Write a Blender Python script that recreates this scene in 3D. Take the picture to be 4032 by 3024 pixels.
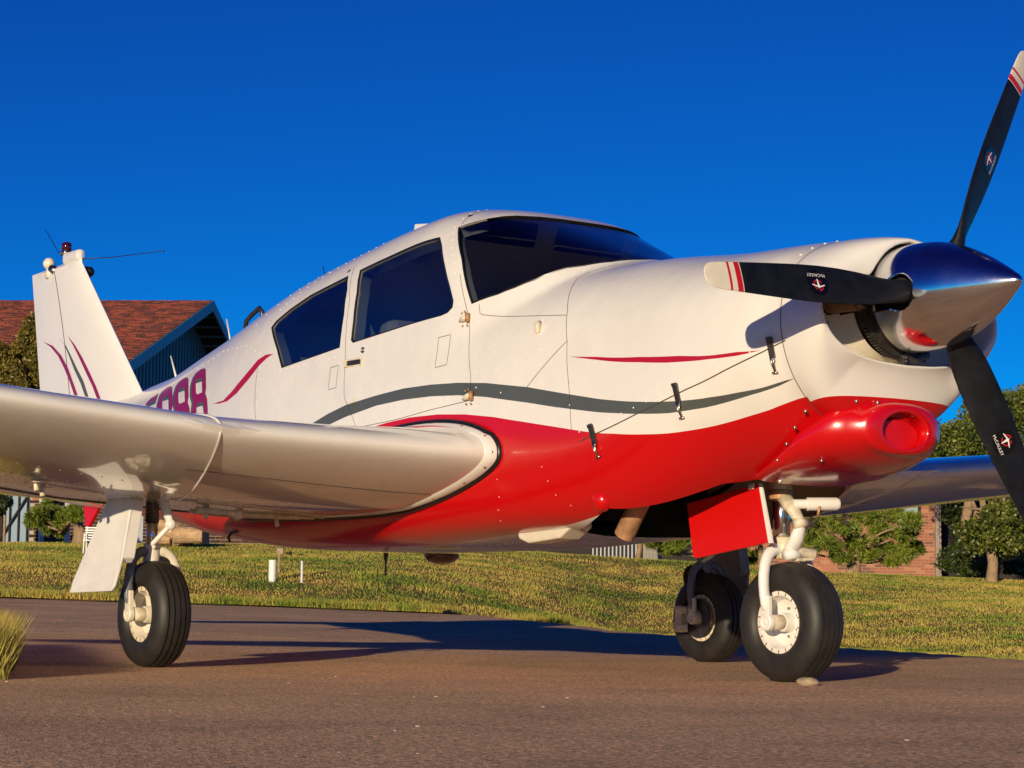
import bpy, bmesh, math, random
import numpy as np
from mathutils import Vector, Matrix
from mathutils.geometry import delaunay_2d_cdt
PI = math.pi
rng = np.random.default_rng(7)
random.seed(7)
for o in list(bpy.data.objects): bpy.data.objects.remove(o)
S = bpy.context.scene
COL = S.collection

# ------------------------------------------------------------------ camera
CP = np.array([7.5466, -5.1578, .2599]); YAW, PIT, ROL, FPX = -.9472, .1002, .0112, 8553.1
FW = np.array([math.cos(PIT)*math.sin(YAW), math.cos(PIT)*math.cos(YAW), math.sin(PIT)])
_R = np.array([math.cos(YAW), -math.sin(YAW), 0]); _U = np.cross(_R, FW)
RT = math.cos(ROL)*_R+math.sin(ROL)*_U; UP = -math.sin(ROL)*_R+math.cos(ROL)*_U
cd = bpy.data.cameras.new('camera'); cam = bpy.data.objects.new('camera', cd); COL.objects.link(cam)
cam.matrix_world = Matrix(((RT[0], UP[0], -FW[0], CP[0]), (RT[1], UP[1], -FW[1], CP[1]), (RT[2], UP[2], -FW[2], CP[2]), (0, 0, 0, 1)))
cd.sensor_width = 36; cd.lens = FPX/4032*36; cd.clip_start = .05; cd.clip_end = 2000
S.camera = cam
def at(px, py, d):
    r = FW+RT*(px-2016)/FPX+UP*(1512-py)/FPX
    return CP+r*d
# ------------------------------------------------------------------ light
SUN_EL = math.radians(9.6); SX, SY = .61, -.79      # direction towards the sun
w = bpy.data.worlds.new('World'); S.world = w; w.use_nodes = True
nt = w.node_tree; nt.nodes.clear()
sky = nt.nodes.new('ShaderNodeTexSky'); sky.sky_type = 'NISHITA'; sky.sun_disc = False
sky.sun_elevation = SUN_EL; sky.sun_rotation = math.atan2(SX, SY)
sky.altitude = 3000; sky.air_density = .7; sky.dust_density = 0; sky.ozone_density = 6
hsv = nt.nodes.new('ShaderNodeHueSaturation'); hsv.inputs['Saturation'].default_value = 1.5
mixc = nt.nodes.new('ShaderNodeMix'); mixc.data_type = 'RGBA'; mixc.blend_type = 'MULTIPLY'; mixc.inputs[0].default_value = 1
mixc.inputs[7].default_value = (.25, .80, .62, 1)
bg = nt.nodes.new('ShaderNodeBackground'); bg.inputs[1].default_value = .15
wo = nt.nodes.new('ShaderNodeOutputWorld')
nt.links.new(sky.outputs[0], hsv.inputs['Color']); nt.links.new(hsv.outputs[0], mixc.inputs[6])
sep = nt.nodes.new('ShaderNodeSeparateColor'); cmb = nt.nodes.new('ShaderNodeCombineColor'); nt.links.new(mixc.outputs[2], sep.inputs[0])
def powk(i, p, k):
    a = nt.nodes.new('ShaderNodeMath'); a.operation = 'POWER'; a.inputs[1].default_value = p; nt.links.new(sep.outputs[i], a.inputs[0])
    b = nt.nodes.new('ShaderNodeMath'); b.operation = 'MULTIPLY'; b.inputs[1].default_value = k; nt.links.new(a.outputs[0], b.inputs[0]); nt.links.new(b.outputs[0], cmb.inputs[i])
powk(1, 1.5, .61); powk(2, 1.0, .95)
rr0 = nt.nodes.new('ShaderNodeMath'); rr0.operation = 'MULTIPLY_ADD'; rr0.inputs[1].default_value = 1; rr0.inputs[2].default_value = .015; nt.links.new(sep.outputs[0], rr0.inputs[0]); nt.links.new(rr0.outputs[0], cmb.inputs[0])
nt.links.new(cmb.outputs[0], bg.inputs[0]); nt.links.new(bg.outputs[0], wo.inputs[0])
sd = bpy.data.lights.new('sun', 'SUN'); sd.energy = 4.0; sd.angle = math.radians(.5); sd.color = (1, .81, .55)
sun = bpy.data.objects.new('sun', sd); COL.objects.link(sun)
v = Vector((SX, SY, math.tan(SUN_EL)*math.hypot(SX, SY))).normalized()
sun.rotation_euler = v.to_track_quat('Z', 'Y').to_euler(); sun.location = v*40
S.render.engine = 'CYCLES'
S.view_settings.view_transform = 'Standard'; S.view_settings.look = 'None'
S.view_settings.exposure = .26; S.view_settings.gamma = 1
S.cycles.max_bounces = 8; S.cycles.transparent_max_bounces = 12

# ------------------------------------------------------------------ materials
def mat(name, col, rough=.5, metal=0, coat=0, bump=0, bscale=10, var=0, vscale=5, spec=.5, coatr=.05, back=None, bdist=.01):
    m = bpy.data.materials.new(name); m.use_nodes = True; n = m.node_tree; b = n.nodes['Principled BSDF']
    b.inputs['Base Color'].default_value = (*col, 1); b.inputs['Roughness'].default_value = rough
    b.inputs['Metallic'].default_value = metal; b.inputs['Coat Weight'].default_value = coat
    b.inputs['Coat Roughness'].default_value = coatr; b.inputs['Specular IOR Level'].default_value = spec
    tc = n.nodes.new('ShaderNodeTexCoord')
    if var:
        no = n.nodes.new('ShaderNodeTexNoise'); no.inputs['Scale'].default_value = vscale; no.inputs['Detail'].default_value = 8; no.inputs['Roughness'].default_value = .65
        n.links.new(tc.outputs['Object'], no.inputs['Vector'])
        r = n.nodes.new('ShaderNodeMapRange'); r.inputs[1].default_value = .3; r.inputs[2].default_value = .7; r.inputs[3].default_value = 1-var; r.inputs[4].default_value = 1+var
        n.links.new(no.outputs[0], r.inputs[0])
        mx = n.nodes.new('ShaderNodeMix'); mx.data_type = 'RGBA'; mx.blend_type = 'MULTIPLY'; mx.inputs[0].default_value = 1
        mx.inputs[6].default_value = (*col, 1); n.links.new(r.outputs[0], mx.inputs[7]); n.links.new(mx.outputs[2], b.inputs['Base Color'])
        rr = n.nodes.new('ShaderNodeMapRange'); rr.inputs[3].default_value = max(0, rough-.08); rr.inputs[4].default_value = rough+.1
        n.links.new(no.outputs[0], rr.inputs[0]); n.links.new(rr.outputs[0], b.inputs['Roughness'])
    if bump:
        nb = n.nodes.new('ShaderNodeTexNoise'); nb.inputs['Scale'].default_value = bscale; nb.inputs['Detail'].default_value = 3
        n.links.new(tc.outputs['Object'], nb.inputs['Vector'])
        bp = n.nodes.new('ShaderNodeBump'); bp.inputs['Strength'].default_value = bump; bp.inputs['Distance'].default_value = bdist
        n.links.new(nb.outputs[0], bp.inputs['Height']); n.links.new(bp.outputs[0], b.inputs['Normal'])
    if back:
        ge = n.nodes.new('ShaderNodeNewGeometry'); b2 = n.nodes.new('ShaderNodeBsdfDiffuse'); b2.inputs[0].default_value = (*back, 1)
        ms = n.nodes.new('ShaderNodeMixShader'); n.links.new(ge.outputs['Backfacing'], ms.inputs[0]); n.links.new(b.outputs[0], ms.inputs[1]); n.links.new(b2.outputs[0], ms.inputs[2])
        n.links.new(ms.outputs[0], n.nodes['Material Output'].inputs[0])
    return m
INT = (.66, .57, .45)
M = {}
M['white'] = mat('white_paint', (.75, .73, .67), .26, coat=.7, bump=.6, bscale=3.4, bdist=.015, var=.05, vscale=2.4, back=INT, coatr=.12)
M['whitep'] = mat('white_tail_paint', (.80, .78, .72), .3, coat=.5, bump=.2, bscale=2.2, bdist=.012, var=.03, vscale=3, coatr=.12)
M['wingp'] = mat('wing_paint', (.73, .71, .64), .22, coat=1, bump=.35, bscale=4.5, bdist=.006, var=.06, vscale=2.0, coatr=.03)
M['welld'] = mat('wheel_well_shade', (.045, .038, .028), .7, var=.3, vscale=4)
M['red'] = mat('red_paint', (.52, .002, .004), .28, coat=.6, bump=.2, bscale=2.2, bdist=.012, back=INT, coatr=.12, spec=.3)
M['redg'] = mat('glossy_red_paint', (.52, .002, .004), .26, coat=.6, coatr=.10, spec=.4)
M['gray'] = mat('grey_stripe', (.075, .085, .078), .4, coat=.2, back=INT, var=.1)
M['maroon'] = mat('maroon_paint', (.27, .003, .05), .35, coat=.4)
M['thinred'] = mat('crimson_paint', (.42, .004, .02), .35, coat=.4, back=INT)
M['chrome'] = mat('polished_aluminium', (.74, .74, .74), .12, metal=1, bump=.06, bscale=30, var=.06, vscale=9, bdist=.002)
M['blade'] = mat('black_blade_paint', (.006, .007, .010), .5, var=.5, vscale=18, bump=.3, bscale=180, bdist=.001, spec=.3)
M['cream'] = mat('cream_paint', (.72, .66, .52), .4, coat=.3, var=.08, vscale=20)
M['dirtycream'] = mat('worn_cream_paint', (.66, .58, .42), .45, var=.35, vscale=22, bump=.2, bscale=60, bdist=.002)
M['gearwhite'] = mat('white_gear_paint', (.78, .76, .70), .3, coat=.4, var=.06, vscale=14)
M['darkgray'] = mat('dark_grey_gear_paint', (.15, .16, .18), .38, var=.25, vscale=30)
M['steel'] = mat('bright_steel', (.62, .62, .64), .14, metal=1, var=.1, vscale=20)
M['darksteel'] = mat('dark_steel', (.10, .09, .085), .4, metal=.8, var=.3, vscale=30)
M['tire'] = mat('tyre_rubber', (.019, .017, .015), .55, var=.4, vscale=14, bump=.4, bscale=120, bdist=.001)
M['groove'] = mat('tyre_groove', (.002, .002, .002), .95, spec=0)
M['black'] = mat('black_rubber', (.010, .010, .011), .35, var=.3, vscale=40)
M['dark'] = mat('dark_cavity', (.008, .008, .008), .9)
M['seam'] = mat('panel_gap', (.05, .042, .035), .8)
M['rust'] = mat('rusty_exhaust', (.40, .22, .11), .55, metal=.25, var=.45, vscale=16, bump=.3, bscale=60, bdist=.002)
M['lens'] = mat('dark_red_lens', (.05, .002, .003), .08, coat=1)
M['rivet'] = mat('rivet_paint', (.80, .78, .72), .3)
M['screw'] = mat('screw_head', (.45, .42, .36), .3, metal=1)
M['trim'] = mat('grey_window_trim', (.20, .19, .18), .7)
M['seat'] = mat('seat_fabric', (.22, .18, .14), .8)
M['panelm'] = mat('instrument_panel', (.02, .02, .02), .6)
M['belt'] = mat('seat_belt', (.07, .07, .07), .7)
M['logo_red'] = mat('decal_red', (.55, .01, .03), .4); M['logo_white'] = mat('decal_white', (.8, .8, .8), .4); M['logo_black'] = mat('decal_black', (.004, .004, .004), .2)
M['tipred'] = mat('blade_tip_red', (.50, .01, .015), .4)
M['redplate'] = mat('red_door_paint', (.60, .003, .003), .4, coat=.15)
def glass(name, tint, refl=.10):
    m = bpy.data.materials.new(name); m.use_nodes = True; n = m.node_tree; n.nodes.clear()
    o = n.nodes.new('ShaderNodeOutputMaterial'); t = n.nodes.new('ShaderNodeBsdfTransparent'); t.inputs[0].default_value = (*tint, 1)
    g = n.nodes.new('ShaderNodeBsdfGlossy'); g.inputs['Roughness'].default_value = .03; g.inputs[0].default_value = (.9, .9, .9, 1)
    f = n.nodes.new('ShaderNodeFresnel'); f.inputs[0].default_value = 1.5
    a = n.nodes.new('ShaderNodeMath'); a.operation = 'MULTIPLY_ADD'; a.inputs[1].default_value = 1.3; a.inputs[2].default_value = refl-.04; a.use_clamp = True
    mx = n.nodes.new('ShaderNodeMixShader'); n.links.new(f.outputs[0], a.inputs[0]); n.links.new(a.outputs[0], mx.inputs[0])
    n.links.new(t.outputs[0], mx.inputs[1]); n.links.new(g.outputs[0], mx.inputs[2]); n.links.new(mx.outputs[0], o.inputs[0])
    return m
M['glass'] = glass('tinted_glass', (.60, .74, .84), .15); M['ws'] = glass('windshield_glass', (.76, .84, .90), .06)

def bowlmat():
    m = bpy.data.materials.new('nose_bowl_paint'); m.use_nodes = True; n = m.node_tree; b = n.nodes['Principled BSDF']
    b.inputs['Roughness'].default_value = .28; b.inputs['Coat Weight'].default_value = .6; b.inputs['Coat Roughness'].default_value = .12
    g = n.nodes.new('ShaderNodeTexCoord'); sp = n.nodes.new('ShaderNodeSeparateXYZ'); n.links.new(g.outputs['Object'], sp.inputs[0])
    k = n.nodes.new('ShaderNodeMath'); k.operation = 'MULTIPLY_ADD'; k.inputs[1].default_value = -.20; k.inputs[2].default_value = 0; n.links.new(sp.outputs[0], k.inputs[0])
    ad = n.nodes.new('ShaderNodeMath'); ad.operation = 'ADD'; n.links.new(k.outputs[0], ad.inputs[0]); n.links.new(sp.outputs[2], ad.inputs[1])
    gt = n.nodes.new('ShaderNodeMath'); gt.operation = 'GREATER_THAN'; gt.inputs[1].default_value = .922-.20*2.47; n.links.new(ad.outputs[0], gt.inputs[0])
    mx = n.nodes.new('ShaderNodeMix'); mx.data_type = 'RGBA'; n.links.new(gt.outputs[0], mx.inputs[0]); mx.inputs[6].default_value = (.52, .002, .004, 1); mx.inputs[7].default_value = (.80, .78, .72, 1)
    n.links.new(mx.outputs[2], b.inputs['Base Color']); return m
M['bowl'] = bowlmat()

# ------------------------------------------------------------------ object helpers
def link(o, parent=None, label=None, cat=None, group=None, kind=None):
    COL.objects.link(o)
    if parent is not None: o.parent = parent
    for k, x in (('label', label), ('category', cat), ('group', group), ('kind', kind)):
        if x: o[k] = x
    return o
def empty(name, loc, label, cat, group=None, rz=0):
    o = bpy.data.objects.new(name, None); o.location = loc; o.rotation_euler = (0, 0, rz); o.empty_display_size = .1
    return link(o, None, label, cat, group)
def mk(name, V, Fc, m, parent=None, smooth=True, mi=None, **kw):
    me = bpy.data.meshes.new(name); me.from_pydata([tuple(map(float, p)) for p in V], [], [tuple(int(i) for i in f) for f in Fc])
    ms = m if isinstance(m, (list, tuple)) else [m]
    for x in ms: me.materials.append(x)
    me.polygons.foreach_set('use_smooth', [smooth]*len(me.polygons))
    if mi is not None: me.polygons.foreach_set('material_index', [int(i) for i in mi])
    me.update()
    return link(bpy.data.objects.new(name, me), parent, **kw)
class MB:
    def __init__(s): s.V = []; s.F = []; s.I = []
    def add(s, V, Fc, i=0):
        b = len(s.V); s.V += [tuple(map(float, p)) for p in V]; s.F += [tuple(b+int(k) for k in f) for f in Fc]; s.I += [i]*len(Fc)
    def box(s, c, d, R=None, i=0, bev=0):
        c = np.array(c, float); h = np.array(d, float)/2; P = []
        R = np.eye(3) if R is None else np.array(R)
        for sx in (-1, 1):
            for sy in (-1, 1):
                for sz in (-1, 1): P.append(c+R@(h*np.array((sx, sy, sz))))
        s.add(P, [(0, 1, 3, 2), (4, 6, 7, 5), (0, 4, 5, 1), (2, 3, 7, 6), (0, 2, 6, 4), (1, 5, 7, 3)], i)
    def tube(s, pts, r, n=12, caps=True, i=0, sq=None):
        pts = [np.array(p, float) for p in pts]; rs = r if isinstance(r, (list, tuple)) else [r]*len(pts)
        V = []; Fc = []; ref = None
        for k, p in enumerate(pts):
            t = (pts[min(k+1, len(pts)-1)]-pts[max(k-1, 0)]); t = t/(np.linalg.norm(t)+1e-12)
            if ref is None:
                ref = np.array((0, 0, 1.)) if abs(t[2]) < .9 else np.array((1., 0, 0))
            u = ref-t*(ref@t); u /= np.linalg.norm(u)+1e-12; ref = u; v_ = np.cross(t, u)
            for j in range(n):
                a = 2*PI*j/n; V.append(p+rs[k]*(u*math.cos(a)+v_*math.sin(a)*(sq or 1)))
        for k in range(len(pts)-1):
            for j in range(n): Fc.append((k*n+j, k*n+(j+1) % n, (k+1)*n+(j+1) % n, (k+1)*n+j))
        if caps: Fc.append(tuple(range(n))[::-1]); Fc.append(tuple(range((len(pts)-1)*n, len(pts)*n)))
        s.add(V, Fc, i)
    def lathe(s, prof, o, ax, n=32, i=0, caps=False, mod=None):
        """prof: (dist along axis, radius)"""
        o = np.array(o, float); ax = np.array(ax, float)/np.linalg.norm(ax)
        ref = np.array((0, 0, 1.)) if abs(ax[2]) < .9 else np.array((1., 0, 0)); u = ref-ax*(ref@ax); u /= np.linalg.norm(u); v_ = np.cross(ax, u)
        V = []; Fc = []
        for k, (a, r) in enumerate(prof):
            for j in range(n):
                t = 2*PI*j/n; V.append(o+ax*a+r*(u*math.cos(t)+v_*math.sin(t)))
        for k in range(len(prof)-1):
            for j in range(n): Fc.append((k*n+j, k*n+(j+1) % n, (k+1)*n+(j+1) % n, (k+1)*n+j))
        if caps: Fc.append(tuple(range(n))[::-1]); Fc.append(tuple(range((len(prof)-1)*n, len(prof)*n)))
        s.add(V, Fc, i)
    def prism(s, pts, d, i=0):
        """pts: 3D outline; d: extrusion vector"""
        n = len(pts); d = np.array(d, float); P = [np.array(p, float) for p in pts]
        s.add(P+[p+d for p in P], [tuple(range(n))[::-1], tuple(range(n, 2*n))]+[(k, (k+1) % n, n+(k+1) % n, n+k) for k in range(n)], i)
    def build(s, name, m, parent=None, smooth=False, bevel=0, sub=0, fix=True, **kw):
        o = mk(name, s.V, s.F, m, parent, smooth, s.I, **kw)
        if fix:
            bm = bmesh.new(); bm.from_mesh(o.data); bmesh.ops.recalc_face_normals(bm, faces=bm.faces); bm.to_mesh(o.data); bm.free()
        if bevel:
            b = o.modifiers.new('bevel', 'BEVEL'); b.width = bevel; b.segments = 2; b.limit_method = 'ANGLE'; b.angle_limit = math.radians(40)
        if sub:
            b = o.modifiers.new('sub', 'SUBSURF'); b.levels = sub; b.render_levels = sub
        return o
def autosmooth(o, deg=35):
    me = o.data; me.polygons.foreach_set('use_smooth', [True]*len(me.polygons))
    bm = bmesh.new(); bm.from_mesh(me); lim = math.radians(deg)
    for e in bm.edges:
        if len(e.link_faces) == 2 and e.calc_face_angle(0) > lim: e.smooth = False
    bm.to_mesh(me); bm.free(); return o

# ------------------------------------------------------------------ fuselage shape
KA = np.array([[-4.45, 1.31, 0.86, 0.05, 1.18, 2.0, 2.0], [-4.0, 1.3, 0.8, 0.12, 1.14, 2.0, 2.0], [-3.0, 1.33, 0.7, 0.29, 1.07, 2.1, 2.2], [-2.2, 1.3931, 0.62, 0.43, 1.05, 2.2, 2.5], [-1.4, 1.5358, 0.535, 0.54, 1.05, 2.3, 5.0], [-0.5, 1.5884, 0.475, 0.6, 1.05, 2.4, 6.0], [0.3, 1.5499, 0.478, 0.6, 1.05, 2.4, 6.0], [1.0, 1.5275, 0.5075, 0.59, 1.05, 2.4, 7.0], [1.6, 1.5098, 0.5192, 0.55, 1.05, 2.4, 4.5], [2.1, 1.476, 0.665, 0.5, 1.1, 2.4, 2.5], [2.3, 1.4745, 0.72, 0.463, 1.145, 2.3, 2.1], [2.44, 1.4703, 0.81, 0.4214, 1.18, 2.2, 2.0], [2.6, 1.4492, 0.85, 0.4184, 1.2, 2.2, 2.0]])
KB = np.array([[-2.6,1.3766,.3,2.2],[-2.,1.4173,.42,2.4],[-1.4,1.5394,.52,2.6],[-1.,1.6246,.56,2.9],[-.6,1.7038,.58,3.2],[-.2,1.7594,.585,3.5],
[.2,1.8101,.585,3.7],[.45,1.8317,.585,3.7],[.7,1.8003,.58,3.6],[.95,1.7017,.555,3.2],[1.2,1.598,.5,2.7],[1.45,1.5029,.36,2.2]])
def pch(xk, yk, x):
    h = np.diff(xk); d = np.diff(yk)/h; m = np.zeros_like(yk); m[0] = d[0]; m[-1] = d[-1]
    for i in range(1, len(xk)-1):
        if d[i-1]*d[i] > 0:
            w1 = 2*h[i]+h[i-1]; w2 = h[i]+2*h[i-1]; m[i] = (w1+w2)/(w1/d[i-1]+w2/d[i])
    x = np.clip(x, xk[0], xk[-1]); i = np.clip(np.searchsorted(xk, x)-1, 0, len(h)-1); t = (x-xk[i])/h[i]; hh = h[i]
    return yk[i]*(1+2*t)*(1-t)**2+m[i]*hh*t*(1-t)**2+yk[i+1]*t*t*(3-2*t)-m[i+1]*hh*t*t*(1-t)
def fus(x, a):
    """x station, a elevation angle -pi/2..pi/2 -> half breadth, height"""
    x = np.asarray(x, float); a = np.asarray(a, float)
    zt, zb, w_, z0, nu, nl = [pch(KA[:, 0], KA[:, k], x) for k in range(1, 7)]
    c = np.abs(np.cos(a))+1e-9; s = np.abs(np.sin(a))+1e-9; up = a >= 0
    h = np.where(up, zt-z0, z0-zb); n = np.where(up, nu, nl); rA = ((c/w_)**n+(s/h)**n)**(-1/n)
    bt, bw, bn = [pch(KB[:, 0], KB[:, k], x) for k in range(1, 4)]; hb = np.maximum(bt-z0, .01)
    rB = np.where((x >= KB[0, 0]) & (x <= KB[-1, 0]) & up, ((c/bw)**bn+(s/hb)**bn)**(-1/bn), 0)
    r = np.where(rB > 0, .5*(rA+rB+np.sqrt((rA-rB)**2+.012**2)), rA)
    return r*np.cos(a), z0+r*np.sin(a)
def surf(x, a, off=0, side=-1):
    x = np.asarray(x, float); a = np.clip(np.asarray(a, float), -PI/2, PI/2)
    def f(x, a): y, z = fus(x, a); return np.stack([x+0*y, y, z], -1)
    P = f(x, a); e = 3e-3
    ap = np.minimum(a+e, PI/2); am = np.maximum(a-e, -PI/2)
    N = np.cross(f(x, ap)-f(x, am), f(x+e, a)-f(x-e, a)); N /= np.linalg.norm(N, axis=-1, keepdims=True)+1e-12
    pole = np.abs(np.abs(a)-PI/2) < 1e-6
    N[..., 1] = np.where(pole, 0, N[..., 1]); N /= np.linalg.norm(N, axis=-1, keepdims=True)+1e-12
    P = P+N*off
    P[..., 1] *= side; N = N.copy(); N[..., 1] *= side
    P[..., 1] = np.where(pole & (abs(off) < 1e-9), 0, P[..., 1])
    return P, N
F={'red_top':[(0.232,-0.181),(0.373,-0.157),(0.538,-0.14),(0.726,-0.141),(0.904,-0.16),(1.076,-0.194),(1.274,-0.25),(1.423,-0.294),(1.585,-0.344),(1.722,-0.381),(1.859,-0.431),(1.958,-0.473),(2.061,-0.512),(2.162,-0.547),(2.261,-0.586),(2.352,-0.627),(2.437,-0.681),(2.503,-0.704)],
'red_bot':[(0.13,-1.05),(0.63,-0.98),(1.05,-0.91),(1.38,-0.85),(1.62,-0.80)],
'gray_up':[(-0.215,-0.111),(-0.078,-0.053),(0.06,-0.008),(0.293,0.029),(0.49,0.052),(0.68,0.054),(0.859,0.044),(1.033,0.021),(1.273,-0.034),(1.422,-0.083),(1.585,-0.136),(1.726,-0.185),(1.859,-0.236),(1.952,-0.273),(2.039,-0.307),(2.149,-0.346),(2.249,-0.395),(2.342,-0.446),(2.423,-0.499)],
'gray_lo':[(-0.076,-0.131),(0.062,-0.088),(0.291,-0.038),(0.489,-0.021),(0.678,-0.021),(0.858,-0.035),(1.033,-0.067),(1.274,-0.131),(1.423,-0.177),(1.586,-0.222),(1.725,-0.262),(1.856,-0.308),(1.975,-0.355),(2.085,-0.387),(2.191,-0.42),(2.291,-0.452),(2.379,-0.489)],
'thin_up':[(1.491,0.132),(1.637,0.111),(1.845,0.055),(2.037,-0.015),(2.273,-0.128),(2.359,-0.184)],
'thin_lo':[(1.639,0.091),(1.846,0.02),(1.974,-0.033),(2.157,-0.097),(2.272,-0.153)],
'rear_l':[(-0.585,0.429),(-0.659,0.435),(-0.734,0.411),(-0.813,0.34),(-0.88,0.279),(-0.952,0.211),(-1.031,0.158),(-1.146,0.15)],
'rear_r':[(-0.64,0.411),(-0.709,0.367),(-0.795,0.275),(-0.889,0.193),(-0.984,0.145),(-1.077,0.139)],
'doorwin':[(0.021,0.823),(0.57,0.904),(0.614,0.852),(0.687,0.73),(0.742,0.628),(0.774,0.552),(0.773,0.516),(0.746,0.488),(0.704,0.475),(0.084,0.401),(0.067,0.418),(0.071,0.53),(0.061,0.69)],
'rearwin':[(-0.072,0.813),(-0.029,0.721),(-0.011,0.58),(-0.019,0.386),(-0.49,0.316),(-0.56,0.456),(-0.668,0.621),(-0.642,0.659),(-0.534,0.716),(-0.373,0.768),(-0.203,0.794)],
'ws_side':[(0.637,0.968),(0.766,0.773),(0.832,0.628),(0.876,0.533)],
'ws_bot':[(0.876,0.533),(0.914,0.553),(1.0,0.595),(1.066,0.647),(1.136,0.726),(1.19,0.827),(1.217,0.883),(1.258,0.956)],
'ws_top':[(0.637,0.968),(0.692,1.013),(0.732,1.062),(0.766,1.13),(0.805,1.244),(0.819,1.363),(0.822,1.499)],
'door':[(0.565,1.002),(0.693,0.848),(0.784,0.693),(0.86,0.49),(0.874,0.435),(0.902,0.265),(0.936,0.078),(0.943,-0.075),(0.68,-0.107),(0.442,-0.144),(0.149,-0.169),(0.054,0.045),(0.024,0.414),(0.015,0.653),(-0.056,0.861),(-0.141,0.979)],
'latchseam':[(2.447,-0.183),(2.36,-0.2),(2.218,-0.216),(2.057,-0.245),(1.826,-0.303),(1.648,-0.358),(1.55,-0.394)],
'cowlaft':[(1.306,0.919),(1.304,0.803),(1.351,0.65),(1.422,0.445),(1.473,0.227),(1.498,-0.083),(1.51,-0.32)],
'panel':[(0.916,0.534),(0.928,0.481),(0.944,0.471),(1.43,0.418)],
'diag':[(1.47,0.233),(1.269,-0.036)],
'rearseam':[(-0.721,0.388),(-0.671,-0.035)],
'latch1':[(2.39,-0.121),(2.386,-0.383)],
'latch2':[(2.016,-0.19),(2.027,-0.411)],
'latch3':[(1.611,-0.311),(1.645,-0.492)],
'd0_out':[(-1.383,0.51),(-1.348,0.479),(-1.301,0.395),(-1.263,0.307),(-1.257,0.254),(-1.221,0.202),(-1.2,0.123),(-1.194,0.061),(-1.197,-0.007),(-1.217,-0.042),(-1.359,-0.049),(-1.376,-0.025),(-1.383,0.132),(-1.384,0.201),(-1.42,0.26),(-1.462,0.368),(-1.471,0.419),(-1.479,0.462),(-1.464,0.503),(-1.433,0.516)],
'd0_h1':[(-1.417,0.374),(-1.347,0.376),(-1.333,0.362),(-1.296,0.271),(-1.353,0.262),(-1.375,0.279)],
'd0_h2':[(-1.337,0.149),(-1.273,0.155),(-1.257,0.14),(-1.237,0.074),(-1.237,0.0),(-1.305,-0.009),(-1.321,0.009)],
'd0_g1':[(-1.417,0.374),(-1.423,0.406),(-1.4,0.414),(-1.351,0.408),(-1.334,0.384),(-1.29,0.272),(-1.296,0.271),(-1.333,0.362),(-1.347,0.376)],
'd0_g2':[(-1.337,0.149),(-1.334,0.176),(-1.311,0.185),(-1.261,0.183),(-1.247,0.15),(-1.232,0.072),(-1.237,0.074),(-1.257,0.14),(-1.273,0.155)],
'd1_out':[(-1.596,0.489),(-1.555,0.453),(-1.501,0.36),(-1.461,0.267),(-1.457,0.212),(-1.422,0.158),(-1.403,0.078),(-1.398,0.009),(-1.402,-0.061),(-1.423,-0.096),(-1.575,-0.106),(-1.594,-0.079),(-1.6,0.087),(-1.596,0.157),(-1.633,0.219),(-1.682,0.337),(-1.692,0.392),(-1.704,0.441),(-1.693,0.488),(-1.655,0.5)],
'd1_h1':[(-1.629,0.342),(-1.55,0.341),(-1.533,0.325),(-1.495,0.228),(-1.559,0.22),(-1.583,0.237)],
'd1_h2':[(-1.547,0.104),(-1.477,0.107),(-1.46,0.095),(-1.444,0.025),(-1.445,-0.054),(-1.516,-0.063),(-1.538,-0.044)],
'd1_g1':[(-1.629,0.342),(-1.637,0.376),(-1.61,0.384),(-1.555,0.375),(-1.536,0.348),(-1.491,0.232),(-1.495,0.228),(-1.533,0.325),(-1.55,0.341)],
'd1_g2':[(-1.547,0.104),(-1.542,0.131),(-1.516,0.14),(-1.464,0.139),(-1.45,0.105),(-1.439,0.024),(-1.444,0.025),(-1.46,0.095),(-1.477,0.107)],
'd2_out':[(-1.822,0.479),(-1.771,0.434),(-1.707,0.331),(-1.662,0.228),(-1.66,0.173),(-1.622,0.114),(-1.604,0.027),(-1.604,-0.043),(-1.605,-0.115),(-1.628,-0.157),(-1.798,-0.168),(-1.82,-0.14),(-1.824,0.037),(-1.816,0.113),(-1.857,0.182),(-1.909,0.311),(-1.923,0.373),(-1.94,0.429),(-1.932,0.485),(-1.893,0.497)],
'd2_h1':[(-1.849,0.313),(-1.761,0.31),(-1.744,0.294),(-1.703,0.191),(-1.775,0.183),(-1.8,0.201)],
'd2_h2':[(-1.764,0.054),(-1.686,0.061),(-1.668,0.044),(-1.656,-0.027),(-1.652,-0.113),(-1.732,-0.122),(-1.756,-0.104)],
'd2_g1':[(-1.849,0.313),(-1.86,0.351),(-1.83,0.36),(-1.767,0.348),(-1.745,0.317),(-1.696,0.193),(-1.703,0.191),(-1.744,0.294),(-1.761,0.31)],
'd2_g2':[(-1.764,0.054),(-1.758,0.086),(-1.729,0.096),(-1.671,0.093),(-1.657,0.057),(-1.649,-0.027),(-1.656,-0.027),(-1.668,0.044),(-1.686,0.061)],
'five':[(-2.009,0.468),(-1.98,0.394),(-1.995,0.385),(-2.102,0.357),(-2.134,0.338),(-2.143,0.39),(-2.111,0.446)],
'five2':[(-1.98,0.394),(-1.961,0.322),(-2.063,0.318),(-2.094,0.32),(-2.102,0.357),(-1.995,0.385)]}
VS = .6
def dens(pl, step=.03, closed=False):
    out = []; n = len(pl); m_ = n if closed else n-1
    for i in range(m_):
        p = np.array(pl[i], float); q = np.array(pl[(i+1) % n], float); L = math.hypot(q[0]-p[0], (q[1]-p[1])*VS); k = max(1, int(L/step))
        for j in range(k): out.append(tuple(p+(q-p)*j/k))
    if not closed: out.append(tuple(pl[-1]))
    return out
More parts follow.
